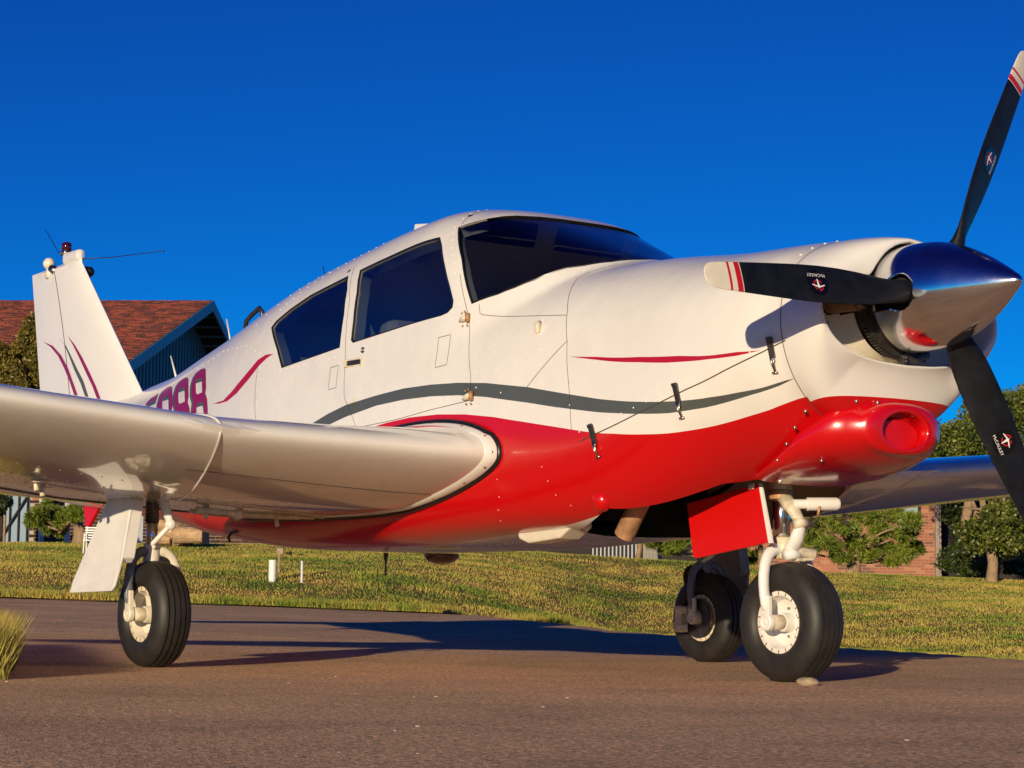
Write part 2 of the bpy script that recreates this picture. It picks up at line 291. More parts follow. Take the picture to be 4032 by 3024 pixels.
def inpoly(x, y, poly):
    x = np.asarray(x); y = np.asarray(y); ins = np.zeros(x.shape, bool); n = len(poly)
    for i in range(n):
        x1, y1 = poly[i]; x2, y2 = poly[(i+1) % n]
        c = ((y1 > y) != (y2 > y)); xx = (x2-x1)*(y-y1)/((y2-y1) if y2 != y1 else 1e-12)+x1
        ins ^= c & (x < xx)
    return ins
def cdt_mesh(outline, lines, xs, as_):
    """constrained triangulation in the (station, angle) chart"""
    pts = []; edges = []; idx = {}
    def addp(p):
        k = (round(p[0], 4), round(p[1]*VS, 4))
        if k not in idx: idx[k] = len(pts); pts.append(Vector(k))
        return idx[k]
    for L, cl in [(outline, True)]+lines:
        D = dens(L, .03, cl); ids = [addp(p) for p in D]
        for i in range(len(ids)-(0 if cl else 1)):
            e = (ids[i], ids[(i+1) % len(ids)])
            if e[0] != e[1]: edges.append(e)
    X, A_ = np.meshgrid(xs, as_, indexing='ij'); X = X.ravel(); A_ = A_.ravel()
    m = inpoly(X, A_, outline); con = np.array([(p.x, p.y) for p in pts])
    for x, a in zip(X[m], A_[m]):
        if np.min((con[:, 0]-x)**2+(con[:, 1]-a*VS)**2) > .007**2: pts.append(Vector((x, a*VS)))
    V, E_, Fc, _, _, _ = delaunay_2d_cdt(pts, edges, [], 0, 1e-5)
    V = np.array([(p.x, p.y/VS) for p in V]); Fc = np.array([f for f in Fc if len(f) == 3])
    c = V[Fc].mean(1); keep = inpoly(c[:, 0], c[:, 1], outline)
    return V, Fc[keep]
def set_normals(me, N):
    me.normals_split_custom_set_from_vertices([tuple(map(float, n)) for n in N])
def patch(name, outline, m, parent, off=.0012, side=-1, holes=(), da=.06, **kw):
    xs = np.arange(min(p[0] for p in outline), max(p[0] for p in outline)+.001, .04)+.011
    as_ = np.arange(min(p[1] for p in outline), max(p[1] for p in outline)+.001, da)+.013
    V, Fc = cdt_mesh(outline, [(h, True) for h in holes], xs, as_)
    if holes:
        c = V[Fc].mean(1); k = np.ones(len(Fc), bool)
        for h in holes: k &= ~inpoly(c[:, 0], c[:, 1], h)
        Fc = Fc[k]
    P, N = surf(V[:, 0], V[:, 1], off, side)
    a, b, c_ = P[Fc[:, 0]], P[Fc[:, 1]], P[Fc[:, 2]]; g = np.cross(b-a, c_-a); fl = (g*N[Fc[:, 0]]).sum(1) < 0
    Fc = Fc.copy(); Fc[fl] = Fc[fl][:, ::-1]
    o = mk(name, P, Fc, m, parent, **kw); set_normals(o.data, N); return o
def strip(name, line, wid, m, parent, off=.0008, side=-1, **kw):
    """thin line lying on the skin"""
    D = dens(line, .02); mb = MB(); P, N = surf([p[0] for p in D], [p[1] for p in D], off, side)
    V = []; n = len(P)
    for i in range(n):
        t = P[min(i+1, n-1)]-P[max(i-1, 0)]; t /= np.linalg.norm(t)+1e-12; b = np.cross(N[i], t)
        V += [P[i]+b*wid/2, P[i]-b*wid/2]
    o = mk(name, V, [(2*i, 2*i+1, 2*i+3, 2*i+2) for i in range(n-1)], m, parent, **kw)
    return o
def domes(mb, P, N, r, i=0, n=6):
    for p, nn in zip(P, N):
        u = np.cross(nn, (0.3, .5, .8)); u /= np.linalg.norm(u); v_ = np.cross(nn, u)
        V = [p+nn*r*.55]; 
        for q, h in ((.62, .38), (1, -.1)):
            V += [p+r*q*(u*math.cos(2*PI*j/n)+v_*math.sin(2*PI*j/n))+nn*r*h for j in range(n)]
        Fc = [(0, 1+j, 1+(j+1) % n) for j in range(n)]+[(1+j, 1+n+j, 1+n+(j+1) % n, 1+(j+1) % n) for j in range(n)]
        mb.add(V, Fc, i)

# ------------------------------------------------------------------ AIRPLANE
AP = empty('airplane', (0, 0, 0), 'white and red low-wing propeller airplane parked on the pavement', 'airplane')
XS, XE = -4.45, 2.44
ws_poly = F['ws_top'][::-1]+F['ws_side'][1:]+F['ws_bot'][1:]+[(1.315, 1.12), (1.36, 1.33), (1.375, PI/2)]
ws_poly = [(.822, PI/2)]+ws_poly
doorw, rearw = F['doorwin'], F['rearwin']
red_poly = [(XS, -.62), (-3.2, -.62), (-1.2, -.45), (-.3, -.36), (.1, -.215)]+F['red_top'][:-2]+[(XE, -.675), (XE, -1.565), (1.72, -1.565), (1.66, -1.0)]+F['red_bot'][::-1]+[(-.9, -1.2), (-2.0, -1.3), (XS, -1.2)]
gray_poly = F['gray_up']+F['gray_lo'][::-1]
gray_poly = [(x, a) for x, a in gray_poly if x < XE-.001]
gray_poly = F['gray_up'][:-1]+[(2.436, -.4895)]+F['gray_lo'][::-1]+[(-.215, -.19)]
thin_poly = F['thin_up']+F['thin_lo'][::-1]
rear_poly = F['rear_l']+F['rear_r'][::-1]
outl = [(XS, -PI/2), (XE, -PI/2), (XE, PI/2), (XS, PI/2)]
xs = np.concatenate([np.arange(XS+.05, .4, .05), np.arange(.4, 1.65, .022), np.arange(1.65, XE-.01, .04)])
as_ = np.linspace(-PI/2+.03, PI/2-.03, 84)
bayl = [(1.14, -PI/2+.02), (1.14, -1.38), (1.34, -.94), (1.60, -.78), (2.00, -.97), (2.12, -1.15), (2.12, -PI/2+.02)]
lines = [(bayl, False)]+[(p, True) for p in (doorw, rearw, red_poly, gray_poly, thin_poly, rear_poly)]+[(ws_poly, True)]
V2, F2 = cdt_mesh(outl, lines, xs, as_)
c = V2[F2].mean(1); cx_, ca_ = c[:, 0], c[:, 1]
hole = inpoly(cx_, ca_, doorw) | inpoly(cx_, ca_, rearw) | inpoly(cx_, ca_, ws_poly)
# nose wheel bay opening in the belly
bay = [(1.14, -PI/2-.01), (1.14, -1.38), (1.34, -.94), (1.60, -.78), (2.00, -.97), (2.12, -1.15), (2.12, -PI/2-.01)]
hole |= inpoly(cx_, ca_, bay)
F2 = F2[~hole]; cx_, ca_ = cx_[~hole], ca_[~hole]
mi = np.where(inpoly(cx_, ca_, red_poly), 1, 0)
mi = np.where(inpoly(cx_, ca_, gray_poly), 2, mi); mi = np.where(inpoly(cx_, ca_, thin_poly) | inpoly(cx_, ca_, rear_poly), 3, mi)
Ps, Ns = surf(V2[:, 0], V2[:, 1], 0, -1); Pp, Np = surf(V2[:, 0], V2[:, 1], 0, 1)
g = np.cross(Ps[F2[:, 1]]-Ps[F2[:, 0]], Ps[F2[:, 2]]-Ps[F2[:, 0]]); fl = (g*(Ns[F2].mean(1))).sum(1) < 0
Fs = F2.copy(); Fs[fl] = Fs[fl][:, ::-1]; n0 = len(Ps)
Fp = Fs[:, ::-1]+n0
body = mk('fuselage', np.vstack([Ps, Pp]), np.vstack([Fs, Fp]), [M['white'], M['red'], M['gray'], M['thinred']], AP, True, np.concatenate([mi, mi]))
set_normals(body.data, np.vstack([Ns, Np]))

# tail end cap
mb = MB(); aa = np.linspace(-PI/2, PI/2, 16); P1, _ = surf(np.full(16, XS), aa, 0, -1); P2, _ = surf(np.full(16, XS), aa, 0, 1)
mb.add(list(P1)+list(P2[::-1]), [tuple(range(32))]); mb.build('tail_cone_end', M['white'], AP)

# glass panes, their rubber lips and inner trim
for side in (-1, 1):
    for nm, poly, gm in (('door_window', doorw, M['glass']), ('rear_window', rearw, M['glass'])):
        o = patch(nm, poly, gm, AP, -.008, side)
        D = dens(poly, .03, True); n = len(D); Po, No = surf([p[0] for p in D], [p[1] for p in D], .0015, side)
        cen = np.array(D).mean(0)
        Di = [(p[0]+(cen[0]-p[0])*.035, p[1]+(cen[1]-p[1])*.045) for p in D]
        Pi, _ = surf([p[0] for p in Di], [p[1] for p in Di], -.004, side); Pj, _ = surf([p[0] for p in D], [p[1] for p in D], -.06, side)
        Fq = [(i, (i+1) % n, n+(i+1) % n, n+i) for i in range(n)]
        mk('window_seal', list(Po)+list(Pi), Fq, M['black'], o)
        mk('window_trim', list(Pi)+list(Pj), Fq, M['trim'], o)
wp = patch('windshield', ws_poly, M['ws'], AP, -.006, -1)
wm = patch('windshield', ws_poly, M['ws'], AP, -.006, 1)
for side in (-1, 1):
    D = dens(ws_poly[:-1], .03)[0:]; Pi, _ = surf([p[0] for p in D], [p[1] for p in D], -.002, side); n = len(D)
    cen = np.array((1.05, 1.15)); Di = [(p[0]+(cen[0]-p[0])*.02, p[1]+(cen[1]-p[1])*.02*(1 if p[1] < 1.5 else 0)) for p in D]
    Po, _ = surf([p[0] for p in Di], [p[1] for p in Di], .0015, side); P3, _ = surf([p[0] for p in D], [p[1] for p in D], -.05, side)
    Fq = [(i, i+1, n+i+1, n+i) for i in range(n-1)]
    mk('windshield_seal', list(Pi)+list(Po), Fq, M['black'], wp if side < 0 else wm)
    mk('windshield_trim', list(Pi)[8:24]+list(P3)[8:24], [(i, i+1, 16+i+1, 16+i) for i in range(15)], M['trim'], wp if side < 0 else wm)

# panel joints
seams = {'door_seam': F['door'][2:-1], 'cowl_hinge_seam': F['latchseam'], 'cowl_joint': F['cowlaft'], 'access_panel_seam': F['panel'],
         'panel_joint': F['diag']}
for k, L in seams.items(): strip(k, L, .0022 if k != 'cowl_hinge_seam' else .004, M['seam'], AP)
strip('panel_joint', [(-.72, .386), (-.70, .15), (-.68, -.1)], .002, M['seam'], AP)
strip('panel_joint', [(.64, .99), (.60, 1.15), (.575, 1.35), (.57, 1.55)], .0025, M['seam'], AP)
strip('panel_joint', [(-.141, .979), (-.17, 1.2), (-.18, 1.55)], .0022, M['seam'], AP)
strip('cowl_centre_joint', [(1.45, 1.5), (1.8, 1.5), (2.44, 1.5)], .003, M['seam'], AP)
for x0, a0, x1, a1 in ((-.075, .262, -.015, .12), (.70, .35, .775, .17)):
    strip('inspection_panel', [(x0, a0), (x1, a0+.01), (x1+.0, a1), (x0, a1-.01), (x0, a0)], .0022, M['seam'], AP)
strip('cowl_joint', [(2.435, -1.5), (2.435, -.7), (2.435, 0), (2.435, .8), (2.435, 1.55)], .003, M['seam'], AP)
# registration characters
for n in range(3):
    out, h1, h2 = F['d%d_out' % n], F['d%d_h1' % n], F['d%d_h2' % n]
    o = patch('registration_digit', out, M['maroon'], AP, .0016, -1, holes=[h1, h2], label='maroon figure 8 of the registration')
    sh = [(x-.022, a-.008) for x, a in out]
    patch('digit_shadow', sh, M['gray'], o, .0009, -1, holes=[h1, h2])
    for g_ in ('g1', 'g2'): patch('digit_shadow', F['d%d_%s' % (n, g_)], M['gray'], o, .0022, -1)
o = patch('registration_digit', F['five'], M['maroon'], AP, .0016, -1, label='maroon figure 5 cut off by the wing'); patch('digit_shadow', F['five2'], M['gray'], o, .0018, -1)

# rivets
mb = MB()
def rrow(line, step=.045, r=.0035):
    L = dens(line, step); P, N = surf([p[0] for p in L], [p[1] for p in L], 0, -1); domes(mb, P, N, r)
rrow([(.60, 1.05), (.545, 1.25), (.54, 1.5)], .04); rrow([(.615, .97), (.73, .75), (.80, .60), (.845, .48)], .03)
rrow([(-.66, .75), (-.45, .9), (-.2, 1.0), (0, 1.05)]); rrow([(-.9, .72), (-.7, .90), (-.4, 1.05), (-.15, 1.15)], .06)
rrow([(-.05, .33), (-.3, .31), (-.55, .30)], .05); rrow([(-.72, .45), (-.9, .55), (-1.2, .6), (-1.5, .55)], .06)
rrow([(.93, .42), (.95, .2), (.97, 0), (.98, -.12)], .045); rrow([(1.05, .33), (1.09, .1), (1.12, -.05)], .06); rrow([(1.30, .40), (1.33, .2), (1.35, 0)], .06)
rrow([(1.5, -.05), (1.5, -.3)], .05); rrow([(2.38, -.16), (2.2, -.18), (2.0, -.21), (1.7, -.29), (1.55, -.34)], .06)
rrow([(1.1, -.45), (1.1, -.62), (1.05, -.75)], .04, .0022); rrow([(1.35, -.5), (1.4, -.65), (1.45, -.72)], .04, .0022)
rrow([(.35, -.05), (.65, -.04), (.88, -.06)], .045); rrow([(0, -1.12), (.4, -1.02), (.9, -.95), (1.3, -.88)], .03, .0025); rrow([(-.1, -1.25), (.5, -1.25), (1.3, -1.25)], .05, .003)
rrow([(1.48, 1.42), (1.9, 1.42), (2.42, 1.42)], .035, .003); rrow([(2.40, 1.3), (2.40, .8), (2.40, .5)], .09, .006); rrow([(-.0, 1.3), (-.6, 1.3), (-1.5, 1.3)], .05)
rrow([(-.70, .35), (-.68, .1), (-.66, -.05)], .05)
mb.build('rivets', M['rivet'], AP, True, fix=False, kind='stuff')
FINM=[('fin_stripe','maroon',[(-4.309, 1.747), (-4.179, 1.703), (-4.059, 1.641), (-3.959, 1.561), (-3.878, 1.484), (-3.798, 1.395)],[(-4.309, 1.747), (-4.151, 1.709), (-4.012, 1.641), (-3.902, 1.556), (-3.832, 1.48), (-3.752, 1.392)]),
('fin_stripe','gray',[(-4.064, 1.747), (-3.969, 1.701), (-3.889, 1.626), (-3.808, 1.541), (-3.711, 1.455), (-3.642, 1.377)],[(-4.064, 1.747), (-3.94, 1.69), (-3.861, 1.624), (-3.772, 1.546), (-3.675, 1.468), (-3.596, 1.371)]),
('fin_stripe','maroon',[(-3.92, 1.746), (-3.837, 1.685), (-3.74, 1.602), (-3.642, 1.512), (-3.547, 1.428), (-3.48, 1.354)],[(-3.92, 1.746), (-3.81, 1.682), (-3.703, 1.603), (-3.598, 1.512), (-3.502, 1.424), (-3.432, 1.347)])]

# ---- nose bowl with the open air inlet round the spinner
TAU = .0292; AXF = np.array([math.cos(TAU), 0, math.sin(TAU)]); TIP = np.array([3.0638, 0, 1.2708])
def axp(x): return TIP-AXF*((TIP[0]-x)/AXF[0])
def rimpt():
    top = [(0, 1.445), (.06, 1.432), (.112, 1.40), (.150, 1.355), (.178, 1.31), (.24, 1.30), (.32, 1.30), (.372, 1.278), (.398, 1.235), (.392, 1.18), (.368, 1.14), (.33, 1.105), (.27, 1.075), (.20, 1.058), (.12, 1.050), (0, 1.047)]
    P = np.array(top[::-1]); return P
RIM = rimpt()      # bottom -> top, half
def resample(P, n):
    d = np.r_[0, np.cumsum(np.hypot(*np.diff(P, axis=0).T))]; t = np.linspace(0, d[-1], n)
    return np.stack([np.interp(t, d, P[:, k]) for k in range(P.shape[1])], 1)
NB = 72
R_ = resample(RIM, NB); aa = np.linspace(-PI/2, PI/2, 400)
O3, _ = surf(np.full(400, 2.44), aa, 0, 1); O_ = resample(O3[:, 1:], NB)
# smooth the rim a little
for _k in range(3): R_[1:-1] = .5*R_[1:-1]+.25*(R_[:-2]+R_[2:])
# match outer points to rim points by a blend of arc length and angle
ang_r = np.arctan2(R_[:, 1]-1.19, R_[:, 0]); ang_o = np.arctan2(O3[:, 2]-1.19, O3[:, 1])
ang1 = np.arctan2(O_[:, 1]-1.19, O_[:, 0]); am_ = .45*ang1+.55*ang_r; am_[0], am_[-1] = ang_o[0], ang_o[-1]
O_ = np.stack([np.interp(am_, ang_o, O3[:, 1]), np.interp(am_, ang_o, O3[:, 2])], 1)
O_[0, 0] = O_[-1, 0] = 0; R_[0, 0] = R_[-1, 0] = 0
prof = []
for t in np.linspace(0, 1, 18):
    b = [(1-t)**3, 3*(1-t)**2*t, 3*(1-t)*t*t, t**3]
    c1 = O_; lo_ = np.clip((1.14-O_[:, 1])/.22, 0, 1); c2 = R_+(.80-.52*lo_)[:, None]*(O_-R_)
    yz = b[0]*O_+b[1]*(O_*.985+R_*.015)+b[2]*c2+b[3]*R_; lowz = np.clip((1.25-R_[:, 1])/.2, 0, 1)
    tf = 2.62+.01*lowz-.12*lo_
    x = b[0]*2.44+b[1]*2.56+b[2]*(tf+.01)+b[3]*2.60
    prof.append((x, yz))
for t in (.25, .5, .75, 1.0):       # lip rolls inside
    yz = R_+(O_-R_)*.18*t; prof.append((np.full(NB, 2.60-.03-.17*t), yz))
def sweep(prof, nose=True):
    V = []
    for x, yz in prof:
        x = x*np.ones(NB)
        V += [(x[j], -yz[j, 0], yz[j, 1]) for j in range(NB)]+[(x[j], yz[j, 0], yz[j, 1]) for j in range(NB-2, 0, -1)]
    n = 2*NB-2; Fc = [(k*n+j, k*n+(j+1) % n, (k+1)*n+(j+1) % n, (k+1)*n+j) for k in range(len(prof)-1) for j in range(n)]
    return V, Fc, n
V, Fc, n = sweep(prof)
def redmask(V, Fc, ns):
    mi = []
    for f in Fc:
        c = np.mean([V[k] for k in f], 0); x, y, z = c
        lim = .952+.30*(x-2.62)*0+(.06*max(0, (2.5-x)/.06)*0)
        mi.append(1 if z < np.interp(abs(y), [0, .08, .2, .33], [.925, .935, .94, .93]) and x > 2.40 else 0)
    return mi
nose = mk('nose_bowl', V, Fc, M['bowl'], AP, True)
bm = bmesh.new(); bm.from_mesh(nose.data); bmesh.ops.recalc_face_normals(bm, faces=bm.faces)
bm.to_mesh(nose.data); bm.free()
b = nose.modifiers.new('sub', 'SUBSURF'); b.levels = 1; b.render_levels = 1
# inlet interior: pale baffle below, upper faces coloured dark for the hollow's shade
mb = MB(); ring = [(-yz0, z0) for yz0, z0 in prof[-2][1]]+[(yz0, z0) for yz0, z0 in prof[-2][1][-2:0:-1]]
nn = len(ring); ringi = []
for (y, z) in ring:
    a = math.atan2(z-1.255, y); ringi.append((.185*math.cos(a), 1.255+.185*math.sin(a)))
Vv = []
for t in np.linspace(0, 1, 7):
    for (y, z), (yi, zi) in zip(ring, ringi):
        Vv.append((2.49-.05*math.sin(PI*t)+.03*t, y+(yi-y)*t, z+(zi-z)*t))
Ff = []; Im = []
for k in range(6):
    for j in range(nn):
        f = (k*nn+j, k*nn+(j+1) % nn, (k+1)*nn+(j+1) % nn, (k+1)*nn+j); Ff.append(f); Im.append(1 if np.mean([Vv[q][2] for q in f]) > 1.20 else 0)
mk('inlet_baffle', Vv, Ff, [M['cream'], M['dark']], AP, True, Im)
for s_ in (-1, 1):
    mb = MB(); mb.lathe([(0, .0), (0, .022), (.006, .022), (.006, .016), (.002, .016), (.002, 0)], (2.50, s_*.295, 1.165), (1, s_*.25, 0), 20); mb.build('baffle_plug', M['dirtycream'], AP, True)
    mb = MB()
    for dy, dz in ((-.03, .025), (.03, .025), (-.03, -.025), (.03, -.025)): domes(mb, [np.array((2.50, s_*.295+dy, 1.165+dz))], [np.array((1., 0, 0))], .005)
    mb.build('baffle_screws', M['dirtycream'], AP, True, fix=False, kind='stuff')
# alternator and ring gear behind the spinner
mb = MB()
pr = []
for k in range(14): pr += [(k*.0085, .058), (k*.0085+.005, .058), (k*.0085+.005, .052), (k*.0085+.0085, .052)]
mb.lathe([(0, 0)]+pr+[(.12, .05), (.12, 0)], (2.47, -.235, 1.262), (.9, .1, 0), 28); autosmooth(mb.build('alternator', M['rust'], AP))
mb = MB(); mb.lathe([(0, 0), (0, .052), (.03, .052), (.03, .03), (.07, .03), (.07, 0)], (2.585, -.222, 1.262), (.9, .1, 0), 24); autosmooth(mb.build('alternator_pulley', M['darksteel'], AP))
mb = MB(); o0 = axp(2.545); mb.lathe([(0, .15), (0, .188), (.018, .188), (.018, .15)], o0, AXF, 96)
for k in range(96):
    a = 2*PI*k/96; c = o0+AXF*.009+.191*np.array((0, math.cos(a), math.sin(a))); mb.box(c, (.018, .007, .007), [(1, 0, 0), (0, math.cos(a), -math.sin(a)), (0, math.sin(a), math.cos(a))])
mb.build('ring_gear', M['darksteel'], AP)
mb = MB(); mb.lathe([(-.04, .10), (-.03, .150), (.0, .168), (.014, .171), (.02, .168), (.02, .10)], axp(2.578), AXF, 64); autosmooth(mb.build('spinner_backplate', M['screw'], AP))
mb = MB(); mb.tube([(2.56, .0, 1.08), (2.565, .05, 1.065), (2.56, .11, 1.09)], .018, 10); mb.box((2.56, .045, 1.062), (.03, .10, .03)); mb.build('crankcase_bracket', M['darksteel'], AP)
mb = MB()
for q in (-.02, -.05): domes(mb, [np.array((2.60, -.02, 1.075+q*.4))], [np.array((1., 0, .3))], .006)
mb.build('inlet_screws', M['darksteel'], AP, True, fix=False, kind='stuff')

# ---- spinner (polished) as one lathe with blade cut-outs shown by dark sockets
PROP = empty('propeller', tuple(axp(2.72)), 'three-bladed black propeller with cream tips and a polished spinner on the airplane nose', 'propeller')
PROP.parent = None
pc = axp(2.72)
def wl(P): return np.asarray(P)-pc          # children of the propeller live in its local frame
PROF = [(-.012, .172), (0, .173), (.01, .1735), (.05, .1735), (.10, .171), (.15, .165), (.20, .151), (.25, .133), (.30, .109), (.34, .087), (.38, .063), (.41, .044), (.435, .027), (.45, .017), (.458, .010), (.462, .004), (.4635, 0)]
pf = np.array(PROF); tt = np.linspace(0, 1, 60); dd = np.r_[0, np.cumsum(np.hypot(*np.diff(pf, axis=0).T))]; dd /= dd[-1]
pf = np.stack([np.interp(tt, dd, pf[:, 0]), np.interp(tt, dd, pf[:, 1])], 1)
for _k in range(2): pf[1:-1] = .5*pf[1:-1]+.25*(pf[:-2]+pf[2:])
TH0 = -.0291; PR = .992
SB = np.array((0, -1., 0)); UPX = np.array((-math.sin(TAU), 0, math.cos(TAU)))
bl = [(math.cos(TH0+k*2*PI/3)*SB+math.sin(TH0+k*2*PI/3)*UPX, -(-math.sin(TH0+k*2*PI/3)*SB+math.cos(TH0+k*2*PI/3)*UPX)) for k in range(3)]
base = axp(2.604); NS = 240; V = []; Fc = []
for a_, r_ in pf:
    for j in range(NS):
        t = 2*PI*j/NS; V.append(base+AXF*a_+r_*(math.cos(t)*SB+math.sin(t)*UPX)-pc)
hubx = (axp(2.705)-base)@AXF
for k in range(len(pf)-1):
    for j in range(NS):
        a_ = (pf[k, 0]+pf[k+1, 0])/2; t = 2*PI*(j+.5)/NS; skip = False
        for b_ in range(3):
            dt = (t-(TH0+b_*2*PI/3)+PI) % (2*PI)-PI
            if (a_-hubx)**2+(dt*.168)**2 < .058**2 or (abs(dt*.168) < .046 and a_ < hubx): skip = True
        if not skip: Fc.append((k*NS+j, k*NS+(j+1) % NS, (k+1)*NS+(j+1) % NS, (k+1)*NS+j))
# snap the cut edges of the openings onto a true outline
Vn = np.array(V)
used = {}
for f in Fc:
    for i in range(4):
        e = tuple(sorted((f[i], f[(i+1) % 4]))); used[e] = used.get(e, 0)+1
edge_v = set(q for e, cnt in used.items() if cnt == 1 for q in e)
for q in edge_v:
    k, j = divmod(q, NS)
    if k == 0 or k >= len(pf)-3: continue
    a_, r_ = pf[k]; t = 2*PI*j/NS
    for b_ in range(3):
        dt = (t-(TH0+b_*2*PI/3)+PI) % (2*PI)-PI; dy = dt*.168
        if abs(dy) < .075 and a_ < hubx+.075:
            if a_ >= hubx:
                rr = math.hypot(a_-hubx, dy)
                if rr > 1e-6: a2 = hubx+(a_-hubx)*.058/rr; dy2 = dy*.058/rr
                else: a2, dy2 = a_, dy
            else:
                dy2 = math.copysign(.046+max(0, .012*(1-((hubx-a_)/.035))) if hubx-a_ < .035 else .046, dy); a2 = a_
            t2 = t+(dy2-dy)/.168; r2 = np.interp(a2, pf[:, 0], pf[:, 1]); Vn[q] = base+AXF*a2+r2*(math.cos(t2)*SB+math.sin(t2)*UPX)-pc
sp = mk('spinner', Vn, Fc, M['chrome'], PROP, True)
so = sp.modifiers.new('thick', 'SOLIDIFY'); so.thickness = .003; so.offset = -1
mb = MB(); mb.lathe([(0, 0), (0, .15), (.02, .155), (.14, .13), (.17, 0)], axp(2.61)-pc, AXF, 48); mb.build('hub', M['dark'], PROP, True)
mb = MB()
for k in range(24):
    t = 2*PI*(k+.5)/24
    if all(abs((t-(TH0+b_*2*PI/3)+PI) % (2*PI)-PI) > .33 for b_ in range(3)):
        nrm = math.cos(t)*SB+math.sin(t)*UPX; domes(mb, [base+AXF*.022+nrm*.1737-pc], [nrm], .0055)
mb.build('spinner_screws', M['screw'], PROP, True, fix=False, kind='stuff')
# blades
RR = np.array([.075, .13, .17, .20, .24, .28, .34, .42, .50, .58, .66, .74, .82, .845, .848, .858, .861, .866, .869, .886, .889, .895, .898, .93, .955, .972, .984, .990, .992])
CH = np.interp(RR, [.075, .15, .18, .22, .26, .32, .40, .50, .60, .70, .80, .87, .93, .955, .972, .984, .990, .992], [.075, .078, .088, .108, .120, .128, .134, .134, .127, .115, .103, .095, .087, .081, .071, .052, .032, .010])
THK = np.interp(RR, [.075, .17, .22, .30, .40, .60, .80, .95, .992], [.075, .074, .05, .030, .022, .015, .011, .008, .004])
BETA = np.arctan(1.20/(2*PI*np.maximum(RR, .17))); BETA = np.where(RR < .2, BETA[3], BETA)
def blade_sec(i, d, mov):
    c, th, be = CH[i], THK[i], BETA[i]; le = math.cos(be)*mov+math.sin(be)*AXF; nf = -math.sin(be)*mov+math.cos(be)*AXF
    n = 28; P = []; blend = np.clip((RR[i]-.15)/.10, 0, 1)
    for j in range(n):
        t = 2*PI*j/n; ex = math.cos(t); s_ = math.sin(t)
        xa = ex*.5; ya = s_*.5*th*(1-blend*(.35*(1-ex)*.5))*(1.0 if s_ > 0 else 1-blend*.55)
        P.append(d*RR[i]+le*(xa*c+blend*c*.04*0)+nf*ya)
    return P, le, nf
BM = [M['blade'], M['cream'], M['tipred']]
for b_ in range(3):
    d, mov = bl[b_]; V = []; Fc = []; mi_ = []; n = 28
    for i in range(len(RR)): V += blade_sec(i, d, mov)[0]
    for i in range(len(RR)-1):
        r_ = (RR[i]+RR[i+1])/2; q = 0 if r_ < .845 else (1 if r_ < .858 and r_ > .845 else 0)
        q = 0
        if r_ > .846: q = 1
        if .859 < r_ < .8675-.0 or .868 < r_ < .8875: q = 2
        if .848 < r_ < .8585: q = 1
        if .8605 < r_ < .8665: q = 2
        for j in range(n): Fc.append((i*n+j, i*n+(j+1) % n, (i+1)*n+(j+1) % n, (i+1)*n+j)); mi_.append({0: 0, 1: 1, 2: 2}[q])
    Fc.append(tuple(range((len(RR)-1)*n, len(RR)*n))); mi_.append(1)
    # stripe layout: black | cream | wide red | cream | thin red | cream tip
    k = 0
    for i in range(len(RR)-1):
        r_ = (RR[i]+RR[i+1])/2
        q = 0 if r_ < .846 else 1
        if .848 < r_ < .868: q = 2 if r_ > .8495 and r_ < .8675 else 1
        if .8690 < r_ < .8885: q = 1 if r_ < .886 else 1
        if .889 < r_ < .8978: q = 2
        if .8865 < r_ < .889: q = 1
        for j in range(n): mi_[k] = q; k += 1
    bo = mk('blade', V, Fc, BM, PROP, True, mi_)
    bm = bmesh.new(); bm.from_mesh(bo.data); bmesh.ops.recalc_face_normals(bm, faces=bm.faces); bm.to_mesh(bo.data); bm.free()
    # maker's decal on the front face
    i = int(np.argmin(abs(RR-.54))); r0 = .54
    c, th, be = np.interp(r0, RR, CH), np.interp(r0, RR, THK), np.interp(r0, RR, BETA)
    le = math.cos(be)*mov+math.sin(be)*AXF; nf = -math.sin(be)*mov+math.cos(be)*AXF
    org = d*r0+nf*(th*.5*.86+.0015)
    u_, v_ = d, le      # text runs outwards, its top faces the leading edge
    if np.cross(u_, v_)@nf < 0: pass
    def dec(name, pts2, m, h):
        V = [org+u_*p[0]+v_*p[1]+nf*h for p in pts2]; return V
    mb = MB(); cc = [(.043*math.cos(2*PI*j/40), .043*math.sin(2*PI*j/40)) for j in range(40)]; mb.prism([org+u_*x+v_*y for x, y in cc], nf*.0004); mb.build('decal', M['logo_black'], bo)
    mb = MB(); cy = .010
    for a0, a1 in ((-2.6, 1.0), (1.5, 3.2)):
        A = np.linspace(a0, a1, 22); V = [org+u_*(r_*math.cos(a))+v_*(cy+r_*math.sin(a))+nf*.0009 for a in A for r_ in (.0155, .0195)]
        mb.add(V, [(2*q, 2*q+1, 2*q+3, 2*q+2) for q in range(21)])
    mb.build('decal_ring', M['logo_red'], bo, fix=False)
    mb = MB(); pl = [(-.026, -.002+.012), (-.002, .018), (0, .012+.010), (.002, .018), (.026, .010), (.026, .007), (.0045, .012), (.001, -.012), (-.001, -.012), (-.0045, .012), (-.026, .007)]
    mb.prism([org+u_*x+v_*y+nf*.0010 for x, y in pl], nf*.0004); mb.build('decal_emblem', M['logo_white'], bo)
    cu = bpy.data.curves.new('t', 'FONT'); cu.body = 'McCAULEY'; cu.size = .0155; cu.align_x = 'CENTER'; to = bpy.data.objects.new('t', cu)
    COL.objects.link(to); dg = bpy.context.evaluated_depsgraph_get(); me = bpy.data.meshes.new_from_object(to.evaluated_get(dg)); bpy.data.objects.remove(to)
    flip = 1 if np.cross(u_, v_)@nf > 0 else -1
    for vv in me.vertices:
        q = org+u_*vv.co.x*flip+v_*(vv.co.y-.030)+nf*.0011; vv.co = Vector(q)
